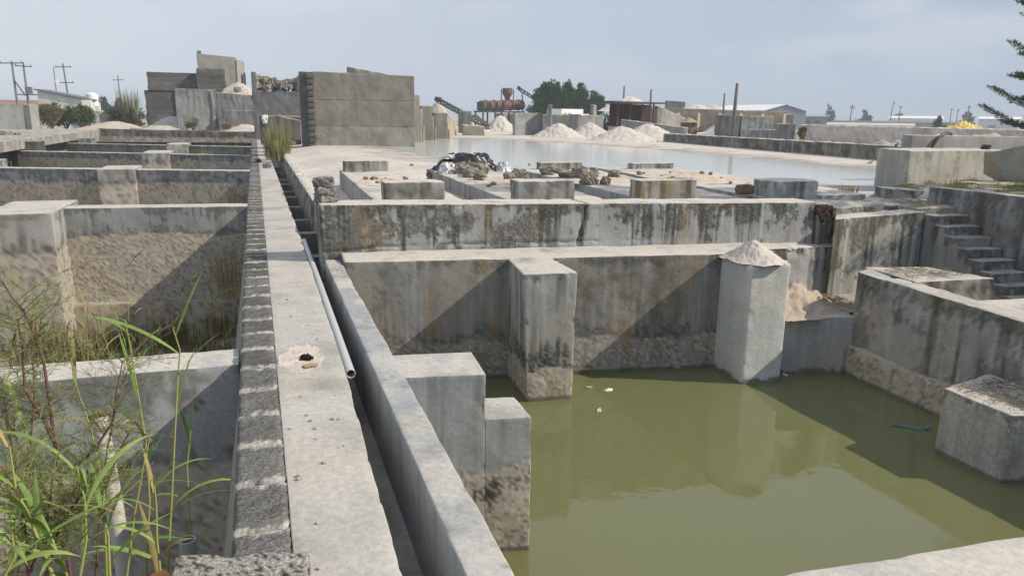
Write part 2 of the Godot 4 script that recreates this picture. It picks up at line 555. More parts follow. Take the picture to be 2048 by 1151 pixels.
func patch(st: SurfaceTool, base: int, x0: float, x1: float, nx: int, z0: float, z1: float, nz: int) -> int:
	for j in nz + 1:
		for i in nx + 1:
			var x := lerpf(x0, x1, float(i) / nx)
			var z := lerpf(z0, z1, float(j) / nz)
			var y := ground_y(x, z)
			st.set_color(ground_col(x, z, y))
			st.add_vertex(Vector3(x, y, z))
	for j in nz:
		for i in nx:
			var k := base + j * (nx + 1) + i
			st.add_index(k); st.add_index(k + nx + 1); st.add_index(k + 1)
			st.add_index(k + 1); st.add_index(k + nx + 1); st.add_index(k + nx + 2)
	return base + (nx + 1) * (nz + 1)

func build_ground() -> void:
	var st := SurfaceTool.new()
	st.begin(Mesh.PRIMITIVE_TRIANGLES)
	var b := 0
	b = patch(st, b, 0.93, 16.0, 118, -8.4, -38.0, 190)
	b = patch(st, b, 8.36, 9.2, 8, -7.7, -8.4, 8)
	b = patch(st, b, 16.0, 60.0, 44, -8.4, -38.0, 30)
	b = patch(st, b, 0.93, 60.0, 80, -38.0, -52.0, 20)
	b = patch(st, b, 9.2, 20.0, 70, 8.0, -8.4, 110)
	b = patch(st, b, 20.0, 60.0, 20, 8.0, -8.4, 8)
	b = patch(st, b, -60.0, -8.8, 26, 8.0, -52.0, 30)
	b = patch(st, b, -60.0, 60.0, 100, -52.0, -130.0, 60)
	b = patch(st, b, 60.0, 260.0, 60, 8.0, -130.0, 40)
	b = patch(st, b, -260.0, -60.0, 40, 8.0, -130.0, 40)
	b = patch(st, b, -260.0, 260.0, 60, -130.0, -300.0, 24)
	b = patch(st, b, -3500.0, 3500.0, 20, -300.0, -3500.0, 10)
	b = patch(st, b, 260.0, 3500.0, 8, 8.0, -300.0, 4)
	b = patch(st, b, -3500.0, -260.0, 8, 8.0, -300.0, 4)
	b = patch(st, b, -3500.0, 3500.0, 20, 3500.0, 8.0, 10)
	st.generate_normals()
	structure("ground", st.commit(), M.sand)
	# the floor of the dry pits and of the sunken bay by the stairs
	st = SurfaceTool.new()
	st.begin(Mesh.PRIMITIVE_TRIANGLES)
	var nx := 70; var nz := 300
	for j in nz + 1:
		for i in nx + 1:
			var x := lerpf(-9.2, 0.0, float(i) / nx)
			var z := lerpf(8.0, -54.0, float(j) / nz)
			var y := -2.15 + 0.10 * nC.get_noise_2d(x * 0.7, z * 0.7) + 0.03 * nB.get_noise_2d(x * 3.0, z * 3.0)
			var m := 1.0 + 0.3 * nC.get_noise_2d(x * 1.7, z * 1.7)
			var c := mixc(Color(0.30, 0.25, 0.18) * m, Color(0.10, 0.085, 0.05), smoothstep(-0.1, 0.4, nA.get_noise_2d(x * 1.2, z * 1.2)))
			c.a = 1.0
			st.set_color(c)
			st.add_vertex(Vector3(x, y, z))
	for j in nz:
		for i in nx:
			var k := j * (nx + 1) + i
			st.add_index(k); st.add_index(k + nx + 1); st.add_index(k + 1)
			st.add_index(k + 1); st.add_index(k + nx + 1); st.add_index(k + nx + 2)
	st.generate_normals()
	structure("pit_floor", st.commit(), M.sand)
	var pl := PlaneMesh.new(); pl.size = Vector2(6.4, 7.6)
	structure("pool_water", pl, M.green_water, Vector3(3.75, -1.3, -4.6))
	pl = PlaneMesh.new(); pl.size = Vector2(12.0, 30.0)
	structure("pond_water", pl, M.pond_water, Vector3(10.3, 0.376, -23.6))

# ------------------------------------------------------------------ walkway with its course of blocks, the drain beside it
func block_variant(s: int) -> ArrayMesh:
	var st := SurfaceTool.new()
	st.begin(Mesh.PRIMITIVE_TRIANGLES)
	var nx := 12; var nz := 20
	var w := 0.22; var l := 0.385; var h := 0.16
	var P: Array = []
	# top sheet folded down at its rim
	for j in nz + 3:
		for i in nx + 3:
			var x := lerpf(-w / 2, w / 2, clampf(float(i - 1) / nx, 0.0, 1.0))
			var z := lerpf(-l / 2, l / 2, clampf(float(j - 1) / nz, 0.0, 1.0))
			var rim: bool = i == 0 or j == 0 or i == nx + 2 or j == nz + 2
			var e := minf(w / 2 - absf(x), l / 2 - absf(z))
			var q := Vector3(x + s * 3.1, s * 1.7, z)
			var y := 0.006 * nB.get_noise_3dv(q * 22.0) + 0.004 * nB.get_noise_3dv(q * 55.0) - 0.010 * smoothstep(0.02, 0.0, e) * (1.0 + nB.get_noise_3dv(q * 15.0))
			if rim: y = -h
			var ez := l / 2 - absf(z)
			var jag := 0.0015 * nB.get_noise_3dv(q * 30.0 + Vector3(5, 5, 5))
			var tone: float = [1.0, 0.8, 1.25, 0.95, 1.45][s % 5]
			var c := Color(0.215, 0.213, 0.207) * tone * (1.0 + 0.35 * nB.get_noise_3dv(q * 40.0) + 0.25 * nC.get_noise_3dv(q * 9.0))
			var me: float = 0.034 + 0.012 * sin(s * 3.1) + 0.05 * nC.get_noise_3dv(q * 8.0) + 0.03 * nB.get_noise_3dv(q * 18.0)
			var mk: float = smoothstep(me, me - 0.022, ez)
			c = mixc(c, Color(0.80, 0.78, 0.74), mk)
			c = mixc(c, Color(0.42, 0.41, 0.385), 0.45 * smoothstep(0.2, 0.45, nC.get_noise_3dv(q * 5.0 + Vector3(9, 0, 0))))
			c.a = 1.0
			st.set_color(c)
			st.add_vertex(Vector3(x * (1.0 if not rim else 0.99) + jag, y, z + jag))
	var n := nx + 3
	for j in nz + 2:
		for i in nx + 2:
			var k := j * n + i
			st.add_index(k); st.add_index(k + 1); st.add_index(k + n)
			st.add_index(k + 1); st.add_index(k + n + 1); st.add_index(k + n)
	st.generate_normals()
	return st.commit()

func build_walkway() -> void:
	var w := thing("walkway_wall", "long walkway wall of grey concrete with a row of rough blocks along one side", "wall", Vector3(0, -2.2, -22))
	cast_part("core", [Vector2(-0.17, 3.0), Vector2(0.05, 3.0), Vector2(0.06, -48.0), Vector2(-0.22, -48.0)], -2.2, -0.022, {"cell": 0.14, "foot": [Vector2(-0.50, 3.0), Vector2(0.05, 3.0), Vector2(0.06, -48.0), Vector2(-0.62, -48.0)], "chip": 0.01, "r": 0.008, "skip": "right", "s": {"base": Color(0.40, 0.40, 0.385), "streak": 0.4, "algae": 0.5, "algae_k": 0.4, "dust": 0.5}}, w)
	# the plastered walking strip, its edge wavering beside the drain
	var edge := [[3.0, 0.39], [-2.3, 0.40], [-3.2, 0.415], [-4.6, 0.45], [-6.9, 0.463], [-9.8, 0.475], [-14.4, 0.47], [-24.0, 0.45], [-48.0, 0.42]]
	var warp := func(q: Vector2, tu: float) -> Vector2:
		for i in edge.size() - 1:
			if q.y <= edge[i][0] and q.y >= edge[i + 1][0] - 0.01:
				return Vector2(lerpf(0.034, lerpf(edge[i][1], edge[i + 1][1], (q.y - edge[i][0]) / (edge[i + 1][0] - edge[i][0])), tu), q.y)
		return q
	cast_part("walking_strip", foot_rect(0.034, 0.44, 3.0, -48.0), -0.75, -0.004, {"cell": 0.05, "r": 0.008, "chip": 0.016, "amp": 0.004, "warp": warp, "skip": "left", "s": {"base": Color(0.42, 0.41, 0.385), "dust": 0.5, "dust_bias": 0.1, "crack": 0.25, "soot": 0.14, "streak": 0.3, "smear": 0.55}}, w)
	var variants := [block_variant(1), block_variant(2), block_variant(3), block_variant(4), block_variant(5), block_variant(6), block_variant(7), block_variant(8)]
	rng.seed = 5
	var z := 0.6
	var k := 0
	while z > -45.0:
		var far := clampf((-z - 2.8) / 11.0, 0.0, 1.0)
		var b := part("block", variants[rng.randi() % 8], M.coarse, w, Vector3(lerpf(-0.073, -0.085, far), 2.2 - 0.002 + rng.randf_range(-0.003, 0.004), z + 22.0), Vector3(0, rng.randf_range(-0.012, 0.012) + (PI if rng.randf() < 0.5 else 0.0), 0))
		b.scale = Vector3(lerpf(0.97, 1.22, far), 1, 1)
		z -= 0.402 + rng.randf_range(-0.006, 0.006)
		k += 1
	# the drain between walkway and pool wall
	var d := thing("drain_channel", "narrow shadowed drain channel running along the walkway edge", "drain", Vector3(0.55, -0.6, -12))
	cast_part("channel_bed", foot_rect(0.36, 0.80, 3.0, -34.0), -0.9, [-0.50, -0.50, -0.36, -0.36], {"cell": 0.09, "amp": 0.02, "s": {"base": Color(0.34, 0.31, 0.27), "dust": 0.6, "soot": 0.4}}, d)
	cast("drain_bank", "low sand-topped bank wall on the yard side of the drain", "wall", [Vector2(0.76, -8.66), Vector2(0.95, -8.66), Vector2(0.95, -34.0), Vector2(0.76, -34.0)], -0.7, [0.27, 0.28, 0.28, 0.27], {"cell": 0.09, "chip": 0.12, "amp": 0.03, "r": 0.03, "s": {"base": Color(0.34, 0.32, 0.29), "algae": 0.3, "dust": 1.0, "dust_bias": 0.6, "streak": 0.5}})
	z = -9.3
	while z > -27.0:
		cast_part("crosspiece", foot_rect(0.42, 0.78, z, z - 0.16), -0.6, -0.14 + rng.randf_range(-0.08, 0.03), {"cell": 0.08, "chip": 0.05, "s": {"base": Color(0.26, 0.255, 0.24), "algae": 0.2, "top": -0.03}}, d)
		z -= rng.randf_range(1.3, 1.9)

# ------------------------------------------------------------------ the dry pits
func build_pits() -> void:
	var g := "low cross walls between the dry pits"
	var rows := [
		[-5.09, 0.01, 0.36, -0.055, "pale flat-topped cross wall behind the reeds, closest to the leaning stake", -0.72],
		[-13.72, 0.125, 0.42, -0.01, "cross wall with broad sandy sediment band and a bright lit pier at its end", -0.47],
		[-21.9, 0.35, 0.45, -0.01, "cross wall with dark upper band, third from the near slab", -0.36],
		[-29.7, 0.50, 0.45, -0.02, "cross wall with peeling tan crust, fourth from the near slab", -0.24],
		[-37.4, 0.52, 0.45, -0.03, "green-stained cross wall nearest the end wall", -0.9]]
	var bases := [Color(0.37, 0.385, 0.395), Color(0.35, 0.36, 0.355), Color(0.34, 0.35, 0.36), Color(0.30, 0.30, 0.29), Color(0.25, 0.27, 0.22)]
	for i in rows.size():
		var r: Array = rows[i]
		var xl := -8.75
		var s := {"base": bases[i], "top": r[3], "streak": 0.25, "drip": 0.1, "algae": 0.30 if i > 0 else 0.42, "algae_k": 0.62, "tide": r[5], "tideband": 0.16, "tide_k": 0.6, "dust": 0.8, "dust_bias": 0.35, "tan_k": 0.9}
		var f := [Vector2(xl, r[0] - r[1] * 8.5), Vector2(-0.2, r[0]), Vector2(-0.2, r[0] - r[2]), Vector2(xl, r[0] - r[1] * 8.5 - r[2])]
		if i == 1:
			var t := thing("cross_wall", r[4], "wall", centre(f, -2.2), 0.0, g)
			cast_part("wall_body", f, -2.2, r[3], {"cell": 0.032, "pit": 0.011, "chip": 0.03, "s": s}, t)
			cast_part("footing", [f[0] + Vector2(0, 0.16), f[1] + Vector2(0, 0.16), f[1] + Vector2(0, -0.03), f[0] + Vector2(0, -0.03)], -2.3, -1.63, {"cell": 0.08, "amp": 0.015, "s": {"base": Color(0.30, 0.26, 0.2), "tide": -1.5, "top": -1.63}}, t)
		else:
			cast("cross_wall", r[4], "wall", f, -2.2, r[3], {"cell": 0.04 if i == 0 else 0.06, "pit": 0.007, "s": s}, g)
	# piers standing in the cross walls
	var ps := [
		[-4.1, -3.1, -13.28, -15.2, 0.01, "wide concrete pier with sunlit side in the second cross wall"],
		[-4.12, -3.2, -22.75, -24.3, 0.02, "squat pier with bluish top band in the third cross wall"],
		[-4.06, -3.12, -30.9, -32.9, 0.04, "small pier with a pale rim in the fourth cross wall"],
		[-3.98, -3.06, -38.5, -40.4, 0.05, "farthest pier, low in the green-stained cross wall"]]
	for i in ps.size():
		var q: Array = ps[i]
		cast("wall_pier", q[5], "pier", foot_rect(q[0], q[1], q[2], q[3]), -2.2, q[4], {"cell": 0.06 if i == 0 else 0.09, "pit": 0.015, "chip": 0.05, "s": {"base": Color(0.40, 0.395, 0.375), "algae": 0.3, "algae_k": 0.5, "tide": -0.62 if i == 0 else -0.35, "tideband": 0.2, "dust": 0.8, "dust_bias": 0.3, "tan_k": 0.55}}, "piers of the dry pits")
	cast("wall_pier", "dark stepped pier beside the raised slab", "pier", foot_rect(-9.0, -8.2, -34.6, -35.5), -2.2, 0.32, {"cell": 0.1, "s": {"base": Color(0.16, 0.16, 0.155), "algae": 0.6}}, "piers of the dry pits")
	cast("wall_pier", "low bluish pier under the raised slab edge", "pier", foot_rect(-8.3, -7.2, -25.2, -26.6), -2.2, 0.10, {"cell": 0.1, "s": {"base": Color(0.33, 0.34, 0.345), "algae": 0.3}}, "piers of the dry pits")
	cast("wall_pier", "narrow pier below the far end of the raised slab", "pier", foot_rect(-8.5, -7.9, -43.0, -44.2), -2.2, 0.16, {"cell": 0.1, "s": {"base": Color(0.30, 0.30, 0.29), "algae": 0.3}}, "piers of the dry pits")
	# raised slab on the far side of the pits
	var sl := thing("raised_slab", "broad raised concrete slab with stained edge beyond the dry pits", "slab", Vector3(-11.5, -2.2, -30))
	cast_part("slab_deck", [Vector2(-16.0, 4.0), Vector2(-8.55, 4.0), Vector2(-8.75, -50.5), Vector2(-16.0, -50.5)], 0.04, 0.41, {"cell": 0.16, "amp": 0.02, "chip": 0.06, "s": {"base": Color(0.36, 0.35, 0.325), "algae": 0.25, "algae_k": 0.35, "ochre": 0.6, "drip": 0.5, "dust": 0.3, "soot": 0.9}}, sl)
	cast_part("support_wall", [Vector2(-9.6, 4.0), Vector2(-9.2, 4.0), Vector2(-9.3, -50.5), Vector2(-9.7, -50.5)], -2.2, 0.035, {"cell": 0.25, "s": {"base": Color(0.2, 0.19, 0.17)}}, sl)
	# end wall of the pits on its stubs
	var ew := thing("end_wall", "dark stained end wall carried on stubs behind the farthest pit", "wall", Vector3(-4.4, -2.2, -50))
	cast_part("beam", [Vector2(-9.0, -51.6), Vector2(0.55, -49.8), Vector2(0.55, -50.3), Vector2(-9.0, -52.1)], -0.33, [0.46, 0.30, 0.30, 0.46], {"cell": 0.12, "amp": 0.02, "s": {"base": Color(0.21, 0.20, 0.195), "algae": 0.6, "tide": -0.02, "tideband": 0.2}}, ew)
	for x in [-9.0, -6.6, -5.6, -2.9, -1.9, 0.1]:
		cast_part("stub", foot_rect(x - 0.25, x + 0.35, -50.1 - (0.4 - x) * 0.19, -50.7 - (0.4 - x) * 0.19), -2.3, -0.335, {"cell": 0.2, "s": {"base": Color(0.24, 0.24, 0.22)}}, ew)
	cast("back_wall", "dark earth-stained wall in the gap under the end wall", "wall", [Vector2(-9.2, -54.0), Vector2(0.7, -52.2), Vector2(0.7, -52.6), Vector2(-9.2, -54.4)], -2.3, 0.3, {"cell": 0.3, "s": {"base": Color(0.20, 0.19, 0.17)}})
	# rough mortar slab by the camera's feet
	cast("mortar_slab", "rough mortar-topped slab end full of dark pebbles beside the near blocks", "slab", [Vector2(-0.40, -1.0), Vector2(0.10, -1.0), Vector2(0.095, -2.53), Vector2(-0.365, -2.63)], -2.2, [0.06, 0.06, 0.05, 0.05], {"cell": 0.016, "amp": 0.006, "chip": 0.05, "r": 0.010, "s": {"base": Color(0.66, 0.645, 0.60), "soot": 0.5, "dust": 0.2, "pebble": 1.0}}, "", M.coarse)

# ------------------------------------------------------------------ the green pool
func build_pool() -> void:
	var BL := Color(0.36, 0.375, 0.385)
	cast("channel_wall", "smooth grey pool wall with cracked pale top beside the drain", "wall", [Vector2(0.585, 3.0), Vector2(0.765, 3.0), Vector2(0.79, -8.22), Vector2(0.628, -8.22)], -1.7, [0.0, 0.0, 0.03, 0.03], {"cell": 0.035, "r": 0.012, "chip": 0.02, "amp": 0.006, "s": {"base": BL, "streak": 0.25, "drip": 0.1, "dust": 0.6, "dust_bias": 0.0, "crack": 0.9, "soot": 0.3, "tide": -1.05, "smear": 0.5}})
	cast("pool_wall", "long pool wall with pinkish sandy ledge below the moss-streaked wall", "wall", [Vector2(0.80, -7.835), Vector2(5.62, -7.085), Vector2(5.66, -7.77), Vector2(0.80, -8.245)], -1.7, [0.07, 0.075, 0.085, 0.10], {"cell": 0.03, "r": 0.02, "chip": 0.035, "amp": 0.008, "s": {"base": Color(0.285, 0.28, 0.265), "top": 0.07, "streak": 0.26, "drip": 0.22, "algae": 0.16, "algae_k": 0.6, "patch": 0.45, "ochre": 0.5, "tide": -0.86, "tideband": 0.22, "tide_k": 0.6, "tan_k": 0.22, "dust": 1.0, "dust_bias": 0.5, "crack": 0.2}})
	# upper wall: base course, a split in it, and the broken end
	var uw := thing("upper_wall", "moss-streaked upper wall split by a vertical crack above the green pool", "wall", Vector3(3.4, 0.0, -8.2))
	var zf := func(x: float) -> float: return -8.24 + 0.108 * (x - 0.8)
	var su := {"base": Color(0.37, 0.38, 0.38), "top": 0.62, "streak": 0.65, "drip": 0.6, "algae": 0.42, "algae_k": 0.88, "patch": 0.85, "ochre": 0.35, "dust": 1.0, "dust_bias": 0.45}
	var groove := func(p: Vector3) -> float:
		var xc: float = 3.60 - 0.09 * smoothstep(0.45, 0.12, p.y) + 0.02 * nB.get_noise_1d(p.y * 9.0)
		var d: float = 0.05 * smoothstep(0.026, 0.006, absf(p.x - xc)) * smoothstep(0.08, 0.14, p.y)
		var yc: float = 0.155 + 0.014 * nC.get_noise_1d(p.x * 2.2) + 0.012 * nB.get_noise_1d(p.x * 9.0) - 0.05 * smoothstep(1.3, 0.7, p.x)
		d += 0.022 * smoothstep(0.022, 0.004, absf(p.y - yc)) * smoothstep(5.2, 3.0, p.x) * clampf(0.75 + nC.get_noise_1d(p.x * 1.3 + 40.0) * 1.6, 0.0, 1.0)
		return d
	su["tide"] = -2.0
	cast_part("wall_panel", [Vector2(0.60, zf.call(0.6)), Vector2(6.60, zf.call(6.6)), Vector2(6.64, zf.call(6.6) - 0.46), Vector2(0.60, zf.call(0.6) - 0.46)], -0.2, [0.63, 0.575, 0.575, 0.63], {"cell": 0.019, "chip": 0.05, "r": 0.022, "groove": groove, "s": su}, uw)
	cast("broken_wall", "short weathered wall piece past the brown break in the upper wall", "wall", [Vector2(6.90, -7.64), Vector2(8.35, -7.96), Vector2(8.35, -8.75), Vector2(6.86, -8.5)], -0.9, [0.50, 0.46, 0.44, 0.51], {"cell": 0.03, "chip": 0.16, "r": 0.04, "amp": 0.02, "foot": [Vector2(6.72, -7.64), Vector2(8.35, -7.96), Vector2(8.35, -8.75), Vector2(6.72, -8.5)], "s": {"base": Color(0.35, 0.345, 0.32), "top": 0.5, "algae": 0.35, "patch": 0.6, "streak": 0.6, "dust": 0.8}})
	cast("broken_wall", "rough stump of wall below the brown break", "wall", [Vector2(6.655, -7.60), Vector2(6.90, -7.66), Vector2(6.90, -8.2), Vector2(6.655, -8.1)], -0.9, [0.49, 0.40, 0.44, 0.52], {"cell": 0.03, "chip": 0.16, "r": 0.04, "amp": 0.03, "s": {"base": Color(0.34, 0.33, 0.30), "patch": 0.6, "streak": 0.5}})
	cast("recess_wall", "streaked recess wall with a crumbling ledge behind the debris heap", "wall", [Vector2(5.63, -7.30), Vector2(7.1, -7.50), Vector2(7.1, -7.9), Vector2(5.68, -7.74)], -1.7, [0.08, 0.02, 0.03, 0.09], {"cell": 0.03, "chip": 0.14, "amp": 0.015, "s": {"base": Color(0.37, 0.365, 0.36), "streak": 0.6, "algae": 0.3, "top": 0.09, "dust": 1.0, "dust_bias": 0.4}})
	# piers in the water
	cast("pool_pier", "square pier with flat sandy top and black stain band standing in the green pool", "pier", [Vector2(2.43, -6.81), Vector2(2.99, -6.75), Vector2(3.02, -7.6), Vector2(2.53, -7.66)], -1.7, [0.055, 0.055, 0.07, 0.07], {"cell": 0.025, "pit": 0.008, "chip": 0.03, "r": 0.016, "foot": [Vector2(2.50, -6.80), Vector2(2.97, -6.75), Vector2(3.0, -7.6), Vector2(2.55, -7.66)], "s": {"base": Color(0.32, 0.33, 0.33), "streak": 0.55, "drip": 0.35, "algae": 0.14, "algae_k": 0.7, "ochre": 0.4, "tide": -0.93, "tideband": 0.34, "tide_k": 0.95, "tan_k": 0.65, "dust": 0.9, "dust_bias": 0.3}})
	cast("pool_pier", "pale clean pier heaped with sand standing in the green pool", "pier", [Vector2(4.95, -6.60), Vector2(5.45, -6.565), Vector2(5.50, -7.2), Vector2(4.99, -7.3)], -1.7, [0.04, 0.05, 0.07, 0.07], {"cell": 0.03, "chip": 0.05, "r": 0.03, "s": {"base": Color(0.60, 0.605, 0.58), "streak": 0.08, "drip": 0.1, "dust": 1.0, "dust_bias": 0.5}})
	solo("sand_heap", heap(3, 0.315, 0.41, 0.21, Color(0.60, 0.545, 0.50), 44, 0.10), M.sand, "small cone of pinkish sand heaped on the pale pool pier", "sand heap", Vector3(5.21, 0.052, -6.92))
	var sp := thing("stepped_pier", "stepped grey pier against the drain wall rising from the green pool", "pier", Vector3(1.2, -1.7, -4.55))
	var ss := {"base": Color(0.34, 0.355, 0.365), "streak": 0.3, "drip": 0.2, "tide": -0.66, "tideband": 0.05, "tide_k": 0.2, "below": 0.26, "tan_k": 0.75, "dust": 0.8, "dust_bias": 0.2}
	cast_part("upper_block", [Vector2(0.77, -4.415), Vector2(1.30, -4.325), Vector2(1.335, -4.80), Vector2(0.77, -4.88)], -1.7, -0.02, {"cell": 0.022, "pit": 0.006, "r": 0.006, "chip": 0.012, "s": ss}, sp)
	cast_part("lower_step", [Vector2(1.301, -4.325), Vector2(1.60, -4.275), Vector2(1.605, -4.64), Vector2(1.336, -4.70)], -1.7, -0.33, {"cell": 0.022, "pit": 0.006, "r": 0.006, "chip": 0.012, "flat": "left", "skip": "left", "s": ss.duplicate()}, sp)
	# low wall with debris, far right wall, right-hand block
	cast("low_wall", "low plain wall between the pale pier and the far pool wall", "wall", [Vector2(5.35, -6.86), Vector2(6.42, -6.56), Vector2(6.6, -7.75), Vector2(5.45, -7.75)], -1.7, -0.62, {"cell": 0.04, "s": {"base": Color(0.43, 0.425, 0.405), "streak": 0.15, "dust": 1.0}})
	solo("debris_heap", heap(8, 0.72, 0.50, 0.30, Color(0.50, 0.41, 0.34), 46, 0.22), M.sand, "heap of crumbly pinkish debris on the low wall between pier and stained wall", "debris heap", Vector3(5.98, -0.63, -7.12))
	var bw := thing("bay_wall", "weathered pool wall with moss-dark lower ledge opposite the drain", "wall", Vector3(6.5, -1.7, -4.0))
	cast_part("wall_body", [Vector2(6.40, 1.0), Vector2(6.66, 1.0), Vector2(6.66, -6.72), Vector2(6.40, -6.60)], -1.7, [-0.30, -0.30, -0.10, -0.10], {"cell": 0.04, "chip": 0.06, "amp": 0.015, "s": {"base": Color(0.38, 0.37, 0.345), "top": -0.12, "streak": 0.65, "algae": 0.5, "algae_k": 0.75, "patch": 0.6, "drip": 0.3, "ochre": 0.3, "dust": 0.6}}, bw)
	cast_part("lower_ledge", [Vector2(6.33, 1.0), Vector2(6.41, 1.0), Vector2(6.41, -6.60), Vector2(6.33, -6.56)], -1.7, [-1.05, -1.05, -0.95, -0.95], {"cell": 0.035, "chip": 0.09, "amp": 0.02, "r": 0.03, "pit": 0.02, "foot": [Vector2(6.28, 1.0), Vector2(6.41, 1.0), Vector2(6.41, -6.60), Vector2(6.28, -6.54)], "s": {"base": Color(0.38, 0.34, 0.29), "tide": -0.96, "tideband": 0.1, "tan_k": 0.6}}, bw)
	cast("bay_platform", "flat dusty platform at the foot of the stairs above the pool", "platform", [Vector2(6.665, -6.02), Vector2(7.75, -5.98), Vector2(7.45, -6.66), Vector2(6.665, -6.80)], -1.7, [-0.105, -0.12, -0.11, -0.095], {"cell": 0.05, "chip": 0.08, "s": {"base": Color(0.34, 0.33, 0.30), "dust": 0.8, "soot": 0.9, "algae": 0.5, "streak": 0.5}})
	cast("bay_platform", "rough sandy platform between pool wall and the long dark retaining wall", "platform", [Vector2(6.665, -2.0), Vector2(8.2, -2.0), Vector2(8.2, -5.35), Vector2(6.665, -5.5)], -1.7, [-0.30, -0.30, -0.2, -0.2], {"cell": 0.08, "chip": 0.06, "s": {"base": Color(0.36, 0.34, 0.30), "dust": 0.9, "soot": 0.9}})
	cast("bay_floor_slab", "dark dirt-covered floor slab of the sunken bay below the stairs", "slab", foot_rect(6.665, 9.0, -1.5, -8.3), -1.7, -0.58, {"cell": 0.15, "s": {"base": Color(0.30, 0.28, 0.25), "soot": 0.6}})
	cast("pool_block", "square block covered with straw and grit jutting into the pool from the far wall", "block", [Vector2(5.60, -4.0), Vector2(6.33, -3.78), Vector2(6.33, -4.80), Vector2(5.58, -4.62)], -1.7, [-0.70, -0.70, -0.69, -0.69], {"cell": 0.025, "pit": 0.008, "chip": 0.04, "s": {"base": Color(0.46, 0.45, 0.42), "streak": 0.2, "algae": 0.14, "algae_k": 0.6, "top": -0.69, "drip": 0.4, "patch": 0.25, "ochre": 0.3, "dust": 0.9, "soot": 0.5}})
	cast("near_wall", "pale cracked wall top closing the near side of the green pool", "wall", [Vector2(0.79, 0.2), Vector2(9.0, 0.9), Vector2(9.0, -1.42), Vector2(0.79, -2.0)], -1.7, 0.0, {"cell": 0.05, "s": {"base": Color(0.44, 0.43, 0.405), "dust": 0.9, "dust_bias": 0.2, "crack": 1.0, "soot": 0.15}})
	# stub wall, stairs, retaining wall
	cast("stub_wall", "moss-stained stub wall with a white drip standing before the stairs", "wall", [Vector2(6.66, -7.33), Vector2(8.42, -7.62), Vector2(8.44, -7.95), Vector2(7.0, -7.71)], -1.7, [0.40, 0.40, 0.40, 0.40], {"cell": 0.03, "chip": 0.04, "r": 0.02, "s": {"base": Color(0.35, 0.345, 0.315), "streak": 0.7, "algae": 0.45, "algae_k": 0.75, "patch": 0.8, "drip": 0.7, "dust": 0.9, "dust_bias": 0.4}})
	var stt := thing("stairs", "narrow concrete stairs descending along the dark retaining wall", "stairs", Vector3(8.7, -0.58, -7.0))
	for k in 8:
		cast_part("step", [Vector2(8.44, -7.66 + 0.185 * (k + 1)), Vector2(8.985, -7.62 + 0.185 * (k + 1)), Vector2(8.985, -7.62 + 0.185 * k - 0.05), Vector2(8.44, -7.66 + 0.185 * k - 0.05)], -0.62, 0.36 - 0.118 * k, {"cell": 0.05, "chip": 0.06, "r": 0.015, "s": {"base": Color(0.32, 0.32, 0.31), "algae": 0.2, "dust": 0.4, "soot": 0.5}}, stt)
	cast("retaining_wall", "long dark retaining wall beside the stairs with grass along its top", "wall", [Vector2(9.0, 1.0), Vector2(9.18, 1.0), Vector2(9.18, -8.15), Vector2(9.0, -8.15)], -1.7, [0.70, 0.70, 0.675, 0.675], {"cell": 0.045, "chip": 0.03, "s": {"base": Color(0.27, 0.28, 0.29), "streak": 0.6, "algae": 0.6, "algae_k": 0.6, "patch": 0.45, "dust": 0.8, "dust_bias": 0.4}})
	cast("landing_slab", "dirt-strewn landing slab at the head of the stairs", "slab", [Vector2(8.36, -7.7), Vector2(9.0, -7.66), Vector2(9.3, -9.0), Vector2(8.36, -8.9)], -0.6, [0.43, 0.44, 0.46, 0.45], {"cell": 0.06, "amp": 0.03, "chip": 0.08, "s": {"base": Color(0.3, 0.28, 0.25), "soot": 0.9, "dust": 0.6}})
	cast("broken_block", "low dark block lying between the broken wall and the stair head", "block", foot_turned(9.15, -8.75, 0.62, 0.45, -0.3), 0.40, [0.60, 0.57, 0.57, 0.60], {"cell": 0.05, "chip": 0.08, "s": {"base": Color(0.30, 0.31, 0.315), "algae": 0.3}})
	# white drips and lumps at the break
	rng.seed = 77
	var lump_a := lump(2, Vector3(0.13, 0.12, 0.13), Color(0.16, 0.10, 0.07))
	for q in [[6.66, 0.48, -7.62], [6.78, 0.47, -7.66], [6.73, 0.38, -7.615], [6.86, 0.43, -7.66]]:
		solo("broken_brick_lump", lump_a, M.coarse, "dark red-brown crumbled lump filling the break in the upper wall", "rubble", Vector3(q[0], q[1], q[2]), rng.randf() * TAU, "lumps in the wall break")

